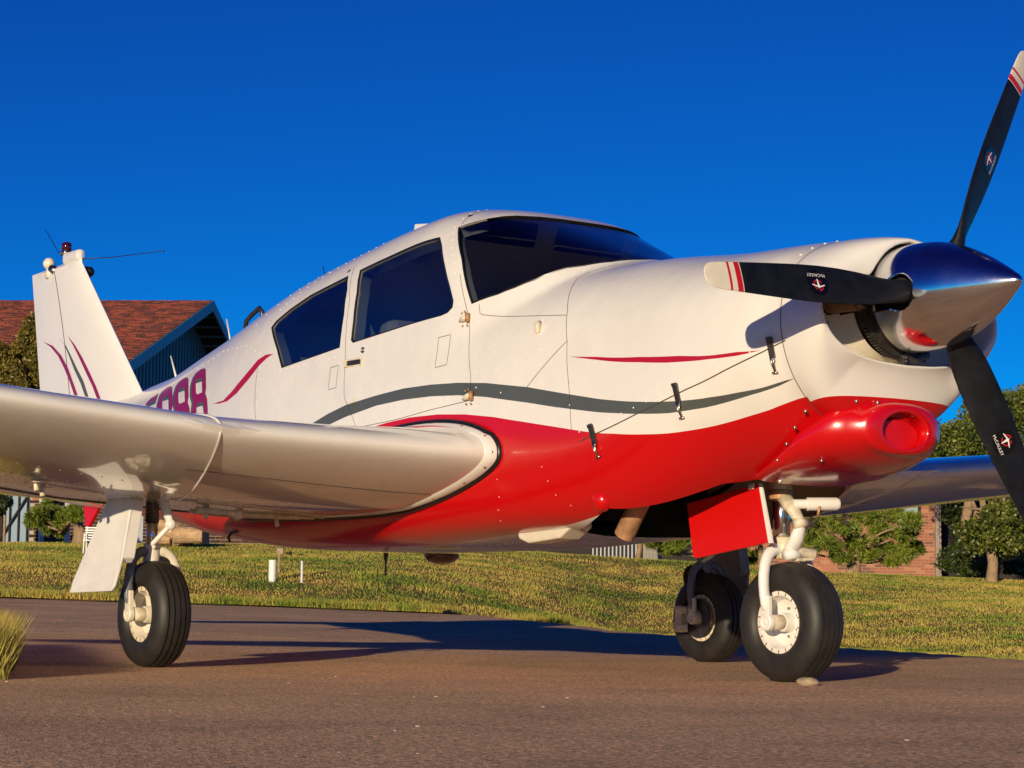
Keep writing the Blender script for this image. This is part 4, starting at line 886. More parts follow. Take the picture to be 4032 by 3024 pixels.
# ---- wheels
def wheel(parent, c, R, W_, rim_m, tilt=0):
    c = np.array(c, float); ax = np.array((math.sin(tilt), math.cos(tilt), 0))
    T = []; h = W_/2
    # cross-section of the tyre with three tread grooves
    sect = [(-h*.60, R*.50), (-h*.82, R*.53), (-h*.97, R*.62), (-h, R*.72), (-h*.95, R*.83), (-h*.82, R*.915), (-h*.62, R*.965)]
    g_ = [-.46, -.16, .16, .46]; top = []
    for u in np.linspace(-.62, .62, 9)[1:-1]: top.append(u)
    ring = []; crown = lambda u: R*(1-.035*(u/.62)**2)
    marks = sorted([(-.58, 0)]+[(g+dx, dz) for g in g_ for dx, dz in ((-.048, 0), (-.040, 1), (.040, 1), (.048, 0))]+[(0, 0), (-.31, 0), (.31, 0), (.58, 0)])
    for u, dz in marks: sect.append((u*h, crown(u)-(.010 if dz else 0)))
    sect += [(-a, r) for a, r in sect[:7]][::-1]
    mb = MB(); n = 96; V = []; u_ = np.array((0, 0, 1.)); v_ = np.cross(ax, u_)
    for a_, r_ in sect:
        for j in range(n):
            t = 2*PI*j/n; p = c+ax*a_+r_*(u_*math.cos(t)+v_*math.sin(t))
            if p[2] < .0015:
                sq = .0015-p[2]; p = p+ax*(a_*.9*sq/h*1.2); p[2] = .0015
            V.append(p)
    m_ = len(sect); Fc = [(k*n+j, k*n+(j+1) % n, (k+1)*n+(j+1) % n, (k+1)*n+j) for k in range(m_-1) for j in range(n)]
    gi = [1 if (sect[k][1] < crown(0)*.96 and abs(sect[k][0]) < h*.6 and sect[k+1][1] < crown(0)*.96 and abs(sect[k+1][0]) < h*.6) else 0 for k in range(m_-1) for j in range(n)]
    mb.add(V, Fc); o = mb.build('tyre', [M['tire'], M['groove']], parent, True)
    o.data.polygons.foreach_set('material_index', gi); autosmooth(o, 50)
    for s_ in (-1, 1):
        mb = MB(); r = R
        mb.lathe([(h*.60, r*.52), (h*.70, r*.545), (h*.72, r*.53), (h*.70, r*.44), (h*.60, r*.43), (h*.20, r*.39), (h*.05, r*.30), (h*.05, r*.16), (h*.55, r*.15), (h*.58, 0)], c, ax*s_, 64)
        rm = mb.build('rim', rim_m, parent, True); autosmooth(rm, 40)
        mb = MB()
        for k in range(18):
            t = 2*PI*k/18; d = u_*math.cos(t)+v_*math.sin(t); q = c+ax*s_*h*.715+d*r*.485; mb.box(q, (.004, .014, .003), np.stack([np.cross(ax, d), d, ax], 1))
        mb.build('rim_notches', M['rust'], rm, kind='stuff')
        mb = MB()
        for k in range(6):
            t = 2*PI*k/6; d = u_*math.cos(t)+v_*math.sin(t); mb.lathe([(0, .0045), (.008, .0045), (.008, 0)], c+ax*s_*h*.06+d*r*.23, ax*s_, 6)
        mb.build('rim_bolt_ring', M['screw'], rm, kind='stuff')
    return o
def fork(parent, c, top, w_out, w_in, m_o, m_i, side_out, r=.019, fwd=0.0):
    c = np.array(c, float); top = np.array(top, float)
    for w_, m_, s_ in ((w_out, m_o, side_out), (w_in, m_i, -side_out)):
        mb = MB(); y = s_*w_
        P = [top+np.array((0, s_*.01, -.015)), top+np.array((.004, s_*w_*.45, -.004)), top+np.array((.010, s_*w_*.84, -.034)), np.array((top[0]+.015, top[1]+y*1.0, top[2]-.10)), np.array((c[0]-.010, c[1]+y*1.04, c[2]+.09)), np.array((c[0]-.003, c[1]+y*1.0, c[2]+.03))]
        mb.tube(P, [r*1.1, r*1.15, r*1.1, r*1.05, r, r*.9], 14, sq=.8); o = mb.build('fork_arm', m_, parent, True); o.modifiers.new('s', 'SUBSURF').render_levels = 1
        mb = MB(); mb.box((c[0]-.004, c[1]+y*1.0, c[2]+.045), (.040, .018, .09)); mb.lathe([(0, .030), (.016, .030), (.020, .026), (.020, .016), (.014, .015), (.014, .008), (.022, .008), (.022, 0)], (c[0], c[1]+y*.93, c[2]), (0, s_, 0), 24)
        o2 = mb.build('axle_lug', M['gearwhite'] if m_ is M['gearwhite'] else M['cream'], parent, bevel=.004)
        mb = MB(); mb.tube([(c[0], c[1]+y*.3, c[2]), (c[0], c[1]+y*.95, c[2])], .026, 16); mb.build('axle', M['dirtycream'], parent, True)
for side in (-1, 1):
    yw = 1.397*side; R = .2035
    G = bpy.data.objects.new('main_gear', None); G.empty_display_size = .05; link(G, AP)
    wheel(G, (0, yw, R-.004), R, .150, M['cream'])
    fork(G, (0, yw, R-.004), (-.030, yw, .448), .103, .103, M['darkgray'], M['cream'] if side < 0 else M['darkgray'], -1)
    mb = MB(); mb.tube([(-.038, yw, .55), (-.040, yw, .70)], .026, 20); mb.build('oleo_strut', M['darksteel'], G, True)
    mb = MB(); mb.tube([(-.036, yw, .42), (-.037, yw, .58)], .0215, 20); mb.build('piston', M['steel'], G, True)
    mb = MB(); mb.lathe([(0, .029), (.002, .032), (.088, .032), (.090, .029)], (-.035, yw, .380), (0, 0, 1), 24, caps=True); domes(mb, [np.array((.006, yw-.01, .455))], [np.array((1., 0, 0))], .010); o = mb.build('fork_collar', M['cream'] if side < 0 else M['darkgray'], G, True); autosmooth(o)
    # side link and brace
    mb = MB(); mb.tube([(.02, yw+.0, .66), (.055, yw+.01, .60), (.075, yw+.02, .545)], [.020, .022, .016], 10, sq=.7); mb.lathe([(-.02, .022), (.02, .022)], (.02, yw, .655), (1, -.6, 0), 16, caps=True); mb.lathe([(-.022, .019), (.022, .019)], (.08, yw+.02, .54), (1, -.6, 0), 16, caps=True); mb.build('torque_link', M['gearwhite'], G, True)
    mb = MB(); mb.tube([(.08, yw+.02, .54), (.01, yw-.01, .475), (-.065, yw-.05, .425)], [.009, .010, .009], 10); mb.build('door_rod', M['gearwhite'], G, True)
    mb = MB(); mb.tube([(-.06, yw-.05, .43), (-.07, yw-.05, .39), (-.05, yw-.045, .35)], .006, 8); mb.build('brake_hose', M['black'], G, True)
    mb = MB(); mb.lathe([(-.03, .055), (.03, .055)], (-.06, yw-side*.04, .385), (0, 1, 0), 16, caps=True); mb.build('scissor_hinge', M['dark'], G, bevel=.01)
    mb = MB(); mb.tube([(0, yw, .64), (.05, yw-side*.22, .665), (.08, yw-side*.45, .665)], [.022, .018, .014], 12); mb.lathe([(-.03, .03), (.03, .03)], (.05, yw-side*.22, .665), (0, 1, 0), 14, caps=True); mb.build('side_brace', M['dirtycream'], G, True)
    # brake disc and caliper on the inner side
    yi = yw-side*.075; mb = MB(); mb.lathe([(0, .04), (0, .088), (.006, .088), (.006, .04)], (0, yi, R-.004), (0, -side, 0), 40); mb.build('brake_disc', M['darksteel'], G)
    mb = MB(); mb.box((-.085, yi-side*.02, R-.01), (.05, .05, .12)); mb.box((-.06, yi-side*.045, R+.03), (.07, .02, .03)); mb.box((-.06, yi-side*.045, R-.05), (.07, .02, .03)); mb.tube([(-.10, yi-side*.03, R+.05), (-.11, yi-side*.03, R-.07)], .012, 8); mb.build('brake_caliper', M['dirtycream'], G, bevel=.005)
    # gear door plate hanging outboard
    Y0, Y1 = side*1.535, side*1.60
    out = [(-.09, Y0, .672), (.095, Y0, .664), (.115, Y0+side*.005, .625), (.02, Y0+side*.035, .405), (-.015, Y0+side*.037, .385), (.045-.0, Y1, .286), (-.31, Y1, .277), (-.30, Y1-side*.008, .325)]
    out = [(-.11, Y0, .675), (.035, Y0, .668), (.075, Y0+side*.006, .625), (.075, Y0+side*.04, .41), (.062, Y0+side*.045, .37), (.055, Y1-side*.004, .30), (.040, Y1, .285), (-.325, Y1, .277), (-.315, Y1-side*.008, .325)]
    mb = MB(); mb.prism(out, (0, -side*.012, 0)); mb.prism([(.033, Y0, .665), (.073, Y0+side*.006, .625), (.075, Y0+side*.04, .41), (.050, Y0+side*.04, .39)], (.0, -side*.055, 0)); mb.build('gear_door', M['gearwhite'] if side < 0 else M['darkgray'], G, bevel=.004)

# nose gear
G = bpy.data.objects.new('nose_gear', None); G.empty_display_size = .05; link(G, AP); c = (2.03, 0, .2025)
wheel(G, c, .2065, .158, M['gearwhite'])
fork(G, c, (1.995, 0, .462), .110, .110, M['gearwhite'], M['dirtycream'], -1, .0215, -.005)
mb = MB(); mb.tube([(1.985, 0, .44), (1.98, 0, .70)], .030, 24); mb.build('piston', M['steel'], G, True)
mb = MB(); mb.lathe([(0, .036), (.002, .040), (.14, .040), (.142, .035)], (1.98, 0, .64), (0, 0, 1), 24, caps=True); o = mb.build('strut_cylinder', M['dirtycream'], G, True); autosmooth(o)
mb = MB(); mb.lathe([(0, .042), (.035, .042)], (1.98, 0, .625), (0, 0, 1), 24, caps=True); mb.build('steering_collar', M['rust'], G, bevel=.004)
mb = MB(); mb.lathe([(0, .036), (.03, .042), (.07, .042), (.075, .03)], (1.99, 0, .42), (0, 0, 1), 24, caps=True); mb.tube([(1.96, -.06, .435), (2.02, .0, .45), (2.08, .07, .435)], .018, 10); mb.build('fork_crown', M['dirtycream'], G, True)
mb = MB(); mb.tube([(2.0, -.0, .63), (2.04, .0, .59), (2.075, .0, .545)], [.024, .020, .016], 10, sq=1.4); mb.lathe([(-.028, .018), (.028, .018)], (2.08, .0, .54), (0, 1, 0), 14, caps=True); o = mb.build('torque_link', M['dirtycream'], G, True)
mb = MB(); mb.tube([(2.08, 0, .54), (2.06, 0, .49), (2.02, 0, .435)], [.015, .022, .026], 10, sq=1.3); mb.lathe([(-.035, .02), (.035, .02)], (2.04, 0, .435), (0, 1, 0), 14, caps=True); mb.build('torque_link', M['gearwhite'], G, True)
mb = MB(); mb.box((2.04, .03, .43), (.03, .04, .04)); mb.box((2.06, .05, .418), (.06, .02, .010)); mb.build('tow_lug', M['dirtycream'], G, bevel=.005)
mb = MB(); mb.lathe([(-.06, .017), (-.01, .017), (-.008, .0235), (.095, .0235), (.106, .018), (.108, 0)], (2.075, .045, .608), (.42, .85, .02), 24, caps=True); autosmooth(mb.build('shimmy_damper', M['gearwhite'], G, True))
mb = MB(); mb.tube([(2.0, 0, .62), (2.05, .02, .60)], .018, 8); mb.tube([(2.11, .06, .60), (2.10, .06, .565)], .005, 6); mb.build('damper_bracket', M['rust'], G, True)
mb = MB(); mb.prism([(1.635, -.135, .617), (2.005, -.13, .674), (2.062, -.135, .477), (2.052, -.135, .470), (1.695, -.145, .421), (1.682, -.145, .432)], (0, .010, 0)); mb.build('nose_gear_door', M['redplate'], G, bevel=.003)
mb = MB(); mb.prism([(2.008, -.13, .675), (2.012, -.12, .675), (2.068, -.12, .47), (2.064, -.135, .47)], (0, .006, 0)); mb.build('door_flange', M['gearwhite'], G)
mb = MB(); mb.tube([(1.975, -.136, .672), (1.975, -.142, .655)], .006, 6); mb.tube([(1.99, -.136, .674), (1.99, -.142, .656)], .006, 6); mb.build('door_hinge_pin', M['gearwhite'], G)
# stone under the nose tyre (chock)
def rock(name, c, r, m, seed, parent=None, sq=(1, 1, 1), sub=3, amp=.25, **kw):
    bm = bmesh.new(); bmesh.ops.create_icosphere(bm, subdivisions=sub, radius=1); rg = np.random.default_rng(seed); k = rg.normal(size=(6, 3)); ph = rg.uniform(0, 6, 6)
    for v in bm.verts:
        p = np.array(v.co); d = 1+amp*sum(math.sin(2.2*k[i]@p+ph[i]) for i in range(6))/4; q = p*d*np.array(sq)*r; v.co = Vector(q+np.array(c))
    me = bpy.data.meshes.new(name); bm.to_mesh(me); bm.free(); me.materials.append(m); me.polygons.foreach_set('use_smooth', [True]*len(me.polygons))
    return link(bpy.data.objects.new(name, me), parent, **kw)
M['stone'] = mat('tan_stone', (.33, .25, .16), .85, var=.3, vscale=30, bump=.4, bscale=80, bdist=.003)
g0 = CP; rr_ = FW+RT*(3182-2016)/FPX+UP*(1512-2684)/FPX; tt0 = (.012-g0[2])/rr_[2]; sp_ = g0+rr_*tt0
rock('stone', (sp_[0], sp_[1], .010), .034, M['stone'], 3, None, (1, 1, .45), label='small tan stone wedged against the front of the nose wheel tyre', cat='stone')
# ------------------------------------------------------------------ TERRAIN
FH = FW.copy(); FH[2] = 0; FH /= np.linalg.norm(FH); RH = np.array([FH[1], -FH[0], 0])
HOR = lambda px: 2350+(px/4032)*45
dcol = [-4000, 0, 1100, 1900, 2650, 3300, 4032, 8000]
crow = [2350, 2355, 2391, 2424, 2500, 2545, 2585, 2680]     # where the pavement ends in the view
dedge = [24, 24, 24, 24, 18.5, 13.5, 10.4, 8]
trow = [2130, 2142, 2150, 2166, 2215, 2262, 2290, 2300]     # top of the lawn
dtop = [46, 45, 44, 44, 44, 45, 46, 46]
def ground(x, y):
    x = np.asarray(x, float); y = np.asarray(y, float)
    dx, dy = x-CP[0], y-CP[1]; d = dx*FH[0]+dy*FH[1]; l = dx*RH[0]+dy*RH[1]
    r = np.hypot(dx, dy); back = d < .25*r; dd = np.where(back, r*.25, d)+1e-6
    px = np.clip(2016+FPX*l/dd, -6000, 9000)
    C = np.interp(px, dcol, crow); E_ = np.interp(px, dcol, dedge); T = np.interp(px, dcol, trow); Dt = np.interp(px, dcol, dtop); H = HOR(np.clip(px, -500, 4500))
    zc = CP[2]-E_*(C-H)/FPX; flat = 9.0
    zc = np.where(np.abs(zc) < .03, zc*.5, zc)
    zt = CP[2]+Dt*(H-T)/FPX; d3 = E_+7+5*np.clip((px-1900)/600, 0, 1); k = np.clip((px-1500)/900, 0, 1)
    zdip = zc-.42*k; zr = CP[2]-d3*(C+3-H)/FPX; zr = zr*k+(zc+(zt-zc)*((d3-E_)/(Dt-E_)))*(1-k)
    z = np.where(dd < flat, 0, np.where(dd < E_, zc*np.clip((dd-flat)/np.maximum(E_-flat, .5), 0, 1)**1.3, 0))
    u = (dd-E_)/3.5; z = np.where((dd >= E_) & (u < 1), zc+(zdip-zc)*u*u*(3-2*u), z)
    u2 = np.clip((dd-E_-3.5)/(d3-E_-3.5), 0, 1); z = np.where(u >= 1, zdip+(zr-zdip)*u2, z)
    # left part: rise directly
    u3 = np.clip((dd-d3)/np.maximum(Dt-d3, 1), 0, 1); z = np.where(dd > d3, zr+(zt-zr)*(u3**.9), z)
    z = np.where(dd > E_, z+.035*np.sin(x*.55+y*.3)*np.sin(y*.43-x*.2)*np.clip((dd-E_-8)/8, 0, 1)*np.clip((Dt-dd)/6, 0, 1), z)
    return z, dd, px
def edge_d(px): return np.interp(px, dcol, dedge)
def lawn0(px): return 8.5*np.clip((np.asarray(px, float)-1750)/500, 0, 1)
M['pave'] = None
def pavemat():
    m = bpy.data.materials.new('pavement_asphalt'); m.use_nodes = True; n = m.node_tree; b = n.nodes['Principled BSDF']
    tc = n.nodes.new('ShaderNodeNewGeometry')
    def noise(sc, det=4, rough=.6):
        q = n.nodes.new('ShaderNodeTexNoise'); q.inputs['Scale'].default_value = sc; q.inputs['Detail'].default_value = det; q.inputs['Roughness'].default_value = rough; n.links.new(tc.outputs['Position'], q.inputs['Vector']); return q
    def ramp(src, st):
        r = n.nodes.new('ShaderNodeValToRGB'); n.links.new(src, r.inputs[0]); r.color_ramp.elements[0].position = st[0][0]; r.color_ramp.elements[0].color = (*st[0][1], 1); r.color_ramp.elements[1].position = st[-1][0]; r.color_ramp.elements[1].color = (*st[-1][1], 1)
        for p, c in st[1:-1]: e = r.color_ramp.elements.new(p); e.color = (*c, 1)
        return r
    def mul(a, b_, f=1, bt='MULTIPLY'):
        x = n.nodes.new('ShaderNodeMix'); x.data_type = 'RGBA'; x.blend_type = bt; x.inputs[0].default_value = f; n.links.new(a, x.inputs[6]); n.links.new(b_, x.inputs[7]); return x.outputs[2]
    vo = n.nodes.new('ShaderNodeTexVoronoi'); vo.inputs['Scale'].default_value = 150; n.links.new(tc.outputs['Position'], vo.inputs['Vector'])
    base = ramp(noise(.45, 5).outputs[0], [(.3, (.57, .385, .225)), (.7, (.77, .52, .30))])
    sp_ = ramp(vo.outputs['Color'], [(.15, (.45, .45, .48)), (.5, (.95, .92, .9)), (.9, (1.7, 1.55, 1.4))])
    fine = ramp(noise(60, 3, .7).outputs[0], [(.35, (.60, .60, .60)), (.65, (1.42, 1.40, 1.36))])
    st = ramp(noise(1.3, 8, .75).outputs[0], [(.35, (.78, .78, .80)), (.5, (1, 1, 1)), (.68, (1.14, 1.13, 1.1))])
    c = mul(mul(mul(base.outputs[0], sp_.outputs[0], .75), fine.outputs[0]), st.outputs[0])
    n.links.new(c, b.inputs['Base Color']); b.inputs['Roughness'].default_value = .9; b.inputs['Specular IOR Level'].default_value = .15
    ad = n.nodes.new('ShaderNodeMath'); ad.operation = 'ADD'; nn_ = noise(220, 2); n.links.new(vo.outputs['Distance'], ad.inputs[0]); n.links.new(nn_.outputs[0], ad.inputs[1])
    bp = n.nodes.new('ShaderNodeBump'); bp.inputs['Strength'].default_value = 1; bp.inputs['Distance'].default_value = .006; n.links.new(ad.outputs[0], bp.inputs['Height']); n.links.new(bp.outputs[0], b.inputs['Normal'])
    return m
M['pave'] = pavemat()
def grassmat(name, dry, green, bright=1, backl=.3):
    m = bpy.data.materials.new(name); m.use_nodes = True; n = m.node_tree; b = n.nodes['Principled BSDF']; ge = n.nodes.new('ShaderNodeNewGeometry')
    no = n.nodes.new('ShaderNodeTexNoise'); no.inputs['Scale'].default_value = .75; no.inputs['Detail'].default_value = 8; no.inputs['Roughness'].default_value = .72; n.links.new(ge.outputs['Position'], no.inputs['Vector'])
    r = n.nodes.new('ShaderNodeValToRGB'); n.links.new(no.outputs[0], r.inputs[0]); e = r.color_ramp.elements; e[0].position = .40; e[0].color = (*green, 1); e[1].position = .60; e[1].color = (*dry, 1)
    q = e.new(.5); q.color = tuple((a+b_)/2 for a, b_ in zip(green, dry))+(1,)
    ri = n.nodes.new('ShaderNodeTexNoise'); ri.inputs['Scale'].default_value = 35; ri.inputs['Detail'].default_value = 3; n.links.new(ge.outputs['Position'], ri.inputs['Vector'])
    mr = n.nodes.new('ShaderNodeMapRange'); mr.inputs[1].default_value = .3; mr.inputs[2].default_value = .7; mr.inputs[3].default_value = .55; mr.inputs[4].default_value = 1.45; n.links.new(ri.outputs[0], mr.inputs[0])
    mx = n.nodes.new('ShaderNodeMix'); mx.data_type = 'RGBA'; mx.blend_type = 'MULTIPLY'; mx.inputs[0].default_value = 1; n.links.new(r.outputs[0], mx.inputs[6]); n.links.new(mr.outputs[0], mx.inputs[7])
    n.links.new(mx.outputs[2], b.inputs['Base Color']); b.inputs['Roughness'].default_value = .8; b.inputs['Specular IOR Level'].default_value = .1
    return m
M['soil'] = grassmat('lawn_soil', (.30, .19, .055), (.10, .115, .02)); M['grass'] = grassmat('lawn_blades', (.50, .37, .09), (.17, .235, .032))
M['drygrass'] = grassmat('verge_blades', (.55, .38, .13), (.30, .26, .06))
# pavement and lawn sheets: fan of rings round the camera position out to the horizon
th = np.concatenate([np.linspace(-PI, -.45, 30), np.linspace(-.42, .42, 200), np.linspace(.45, PI, 30)[:-1]])
rad = np.concatenate([[.05, .5, 1.5, 3], np.arange(4, 30, .5), np.arange(30, 50, 1), [55, 60, 70, 90, 130, 200, 400, 900]])
TH_, RD = np.meshgrid(th, rad, indexing='ij'); GX = CP[0]+RD*(np.cos(TH_)*FH[0]+np.sin(TH_)*RH[0]); GY = CP[1]+RD*(np.cos(TH_)*FH[1]+np.sin(TH_)*RH[1])
GZ, GD, GP = ground(GX, GY)
def verge_l(d): return 0
nt_, nr = TH_.shape
Fp_, Fl_ = [], []
for i in range(nt_):
    for j in range(nr-1):
        i2 = (i+1) % nt_; f = (i*nr+j, i2*nr+j, i2*nr+j+1, i*nr+j+1); Fp_.append(f)
lawn_z = GZ.copy()
# pavement sheet is the whole inner fan; the lawn sheet lies 2 cm above it beyond the edge
PV = np.stack([GX, GY, GZ-np.clip((GD-edge_d(GP)-.6)*.1, 0, .08)*(1-np.clip((GP-1750)/500, 0, 1))-np.clip((GD-edge_d(GP)-8.5)*.1, 0, .3)], -1).reshape(-1, 3); fd = np.array([GD.reshape(-1)[list(f)].min() for f in Fp_]); fe = np.array([edge_d(GP.reshape(-1)[list(f)]).max() for f in Fp_])
pf_ = [f for f, a, b_ in zip(Fp_, fd, fe) if a < b_+13.0]
mk('pavement', PV, pf_, M['pave'], None, True, kind='structure')
# lawn grid in (lateral pixel column, distance past the edge)
us = np.r_[np.linspace(-6000, -600, 14), np.linspace(-400, 4500, 220), np.linspace(4700, 9000, 14)]; ws_ = np.r_[0, .15, .4, np.arange(.8, 40, .6), 45, 60, 90, 200, 500, 900]
V = []
for u in us:
    e0 = float(edge_d(u)); wob = .10*math.sin(u*.013)+.06*math.sin(u*.041+1)
    for q in ws_:
        d = e0+float(lawn0(u))+q+(wob if q < .3 else 0); l = (u-2016)/FPX*d; x, y = CP[0]+FH[0]*d+RH[0]*l, CP[1]+FH[1]*d+RH[1]*l; z = float(ground(x, y)[0]); V.append((x, y, z+(.006 if q == 0 else .022)))
nw = len(ws_); mk('lawn', V, [(a*nw+j, (a+1)*nw+j, (a+1)*nw+j+1, a*nw+j+1) for a in range(len(us)-1) for j in range(nw-1)], M['soil'], None, True, kind='structure')
def blades(name, X, Y, Z, H_, W_, m, lean=.5, **kw):
    n = len(X); a = rng.uniform(0, 2*PI, n); la = rng.uniform(0, 2*PI, n); ln = rng.uniform(0, lean, n)*H_
    V = np.zeros((n, 3, 3)); V[:, 0] = np.stack([X-W_/2*np.cos(a), Y-W_/2*np.sin(a), Z], 1); V[:, 1] = np.stack([X+W_/2*np.cos(a), Y+W_/2*np.sin(a), Z], 1)
    V[:, 2] = np.stack([X+ln*np.cos(la), Y+ln*np.sin(la), Z+H_], 1)
    me = bpy.data.meshes.new(name); me.vertices.add(3*n); me.vertices.foreach_set('co', V.ravel()); me.loops.add(3*n); me.loops.foreach_set('vertex_index', np.arange(3*n)); me.polygons.add(n); me.polygons.foreach_set('loop_start', np.arange(n)*3); me.update(calc_edges=True); me.materials.append(m)
    return link(bpy.data.objects.new(name, me), None, **kw)
def lawn_pts(n, u0, u1, q0, q1, pw=1):
    u = rng.uniform(u0, u1, n); q = q0+(q1-q0)*rng.uniform(0, 1, n)**pw; d = edge_d(u)+lawn0(u)+q; l = (u-2016)/FPX*d; x = CP[0]+FH[0]*d+RH[0]*l; y = CP[1]+FH[1]*d+RH[1]*l; return x, y, ground(x, y)[0]+.015, d
x, y, z, d = lawn_pts(360000, -150, 4250, .0, 35, 1.1)
cl = np.sin(x*2.3+np.sin(y*1.7)*2)*np.sin(y*2.9+np.sin(x*1.3)*2); tuft = np.clip(cl, 0, 1)
blades('grass', x, y, z, rng.uniform(.015, .038, len(x))+.035*tuft, rng.uniform(.008, .018, len(x)), M['grass'], .7, kind='stuff', label='patchy green and straw-coloured lawn grass behind the airplane', cat='grass')
x, y, z, d = lawn_pts(26000, -150, 4250, -.02, .9, 1.5)
blades('grass_edge', x, y, z, rng.uniform(.04, .12, len(x)), rng.uniform(.006, .014, len(x)), M['grass'], .8, kind='stuff', label='taller ragged grass along the far edge of the pavement', cat='grass')
# verge tuft at the left of the picture
n = 22000; d_ = rng.uniform(6.9, 10.5, n); u0_ = 62-np.abs(rng.normal(0, 1, n))*150+20*np.sin(d_*5); l = (u0_-2016)/FPX*d_; x = CP[0]+FH[0]*d_+RH[0]*l; y = CP[1]+FH[1]*d_+RH[1]*l
blades('verge_grass', x, y, np.zeros(n), rng.uniform(.03, .22, n)*np.where(u0_ > 30, .55, 1), rng.uniform(.004, .009, n), M['drygrass'], .7, kind='stuff', label='tall dry grass tuft on the verge at the left edge', cat='grass')
# fine pale crack line across the pavement and a few flecks
L = [];
for px_ in np.linspace(1500, 4150, 40):
    row = 2688+(px_-1500)*.013; r_ = FW+RT*(px_-2016)/FPX+UP*(1512-row)/FPX; t = -CP[2]/r_[2]; p = CP+r_*t; L.append(p)
V = []
for k_, p in enumerate(L): V += [p+np.array((0, 0, .004)), p+FH*(.016+.008*math.sin(k_*1.7))+np.array((0, 0, .004))]
M['crack'] = mat('pale_joint', (.55, .42, .33), .9, var=.4, vscale=30)
mk('pavement_joint', V, [(2*i, 2*i+1, 2*i+3, 2*i+2) for i in range(len(L)-1)], M['crack'], None, kind='structure')
mb = MB()
for _i in range(14):
    px_ = rng.uniform(0, 4032); row = rng.uniform(2640, 2990); r_ = FW+RT*(px_-2016)/FPX+UP*(1512-row)/FPX; t = -CP[2]/r_[2]; p = CP+r_*t; s_ = rng.uniform(.0015, .0045); mb.box(p+np.array((0, 0, s_*.3)), (s_*2, s_*1.3, s_*.6))
mb.build('pebbles', M['crack'], None, kind='stuff', label='pale pebbles scattered over the pavement', cat='pebbles')

# ------------------------------------------------------------------ BACKGROUND
M['brick'] = mat('red_brick', (.36, .13, .070), .85, var=.35, vscale=1.3, bump=.3, bscale=30); M['brickd'] = mat('brown_brick', (.20, .085, .055), .85, var=.3, vscale=2)
M['brick3'] = mat('orange_brick', (.45, .20, .10), .85, var=.2, vscale=2); M['mortar'] = mat('mortar', (.42, .34, .27), .9)
M['siding'] = mat('blue_grey_siding', (.12, .22, .26), .6, var=.08, vscale=2); M['fascia'] = mat('blue_fascia', (.17, .29, .36), .5)
M['shingle'] = mat('brown_red_shingle', (.26, .058, .030), .9, var=.45, vscale=2.2); M['shingle2'] = mat('dark_red_shingle', (.095, .030, .022), .9, var=.3, vscale=3)
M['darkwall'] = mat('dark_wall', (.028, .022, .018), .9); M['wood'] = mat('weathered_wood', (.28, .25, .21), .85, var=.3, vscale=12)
M['bark'] = mat('bark', (.30, .20, .11), .9, var=.35, vscale=9, bump=.8, bscale=18, bdist=.03); M['whitemetal'] = mat('white_painted_metal', (.62, .66, .68), .5)
M['log'] = mat('log_wood', (.46, .30, .16), .85, var=.35, vscale=8, bump=.5, bscale=20, bdist=.02); M['plastic'] = mat('white_plastic', (.8, .78, .72), .4)
M['gatep'] = mat('gate_white_in_blue_shade', (.20, .30, .38), .6)  # white gate; its bluish shade is put into the base colour
def leafmat(name, a, b_, sc=2.0):
    m = bpy.data.materials.new(name); m.use_nodes = True; n = m.node_tree; b = n.nodes['Principled BSDF']; ge = n.nodes.new('ShaderNodeNewGeometry')
    no = n.nodes.new('ShaderNodeTexNoise'); no.inputs['Scale'].default_value = sc; no.inputs['Detail'].default_value = 5; n.links.new(ge.outputs['Position'], no.inputs['Vector'])
    ad = n.nodes.new('ShaderNodeMath'); ad.operation = 'MULTIPLY_ADD'; ad.inputs[1].default_value = .45; n.links.new(ge.outputs['Random Per Island'], ad.inputs[0]); n.links.new(no.outputs[0], ad.inputs[2])
    r = n.nodes.new('ShaderNodeValToRGB'); n.links.new(ad.outputs[0], r.inputs[0]); r.color_ramp.elements[0].position = .5; r.color_ramp.elements[0].color = (*a, 1); r.color_ramp.elements[1].position = .9; r.color_ramp.elements[1].color = (*b_, 1)
    n.links.new(r.outputs[0], b.inputs['Base Color']); b.inputs['Roughness'].default_value = .45
    tr = n.nodes.new('ShaderNodeBsdfTranslucent'); n.links.new(r.outputs[0], tr.inputs[0]); ms = n.nodes.new('ShaderNodeMixShader'); ms.inputs[0].default_value = .25
    n.links.new(b.outputs[0], ms.inputs[1]); n.links.new(tr.outputs[0], ms.inputs[2]); n.links.new(ms.outputs[0], n.nodes['Material Output'].inputs[0]); return m
M['leaf'] = leafmat('broad_leaf', (.035, .065, .012), (.20, .22, .03)); M['needle'] = leafmat('pine_needles', (.09, .13, .015), (.28, .34, .04)); M['dleaf'] = leafmat('dark_leaf', (.02, .035, .010), (.07, .10, .02)); M['cedar'] = leafmat('cedar_leaf', (.10, .085, .012), (.26, .20, .035))
def quads(name, P, sz, m, parent, asp=1.0, up=0, **kw):
    n = len(P); A = rng.normal(size=(n, 3)); A[:, 2] += up; A /= np.linalg.norm(A, axis=1, keepdims=True); B = np.cross(A, rng.normal(size=(n, 3))); B /= np.linalg.norm(B, axis=1, keepdims=True)
    sz = np.asarray(sz).reshape(-1, 1)*np.ones((n, 1)); V = np.stack([P-A*sz*asp, P+B*sz*.5, P+A*sz*asp, P-B*sz*.5], 1)
    me = bpy.data.meshes.new(name); me.vertices.add(4*n); me.vertices.foreach_set('co', V.ravel()); me.loops.add(4*n); me.loops.foreach_set('vertex_index', np.arange(4*n)); me.polygons.add(n); me.polygons.foreach_set('loop_start', np.arange(n)*4); me.update(calc_edges=True); me.materials.append(m)
    return link(bpy.data.objects.new(name, me), parent, **kw)
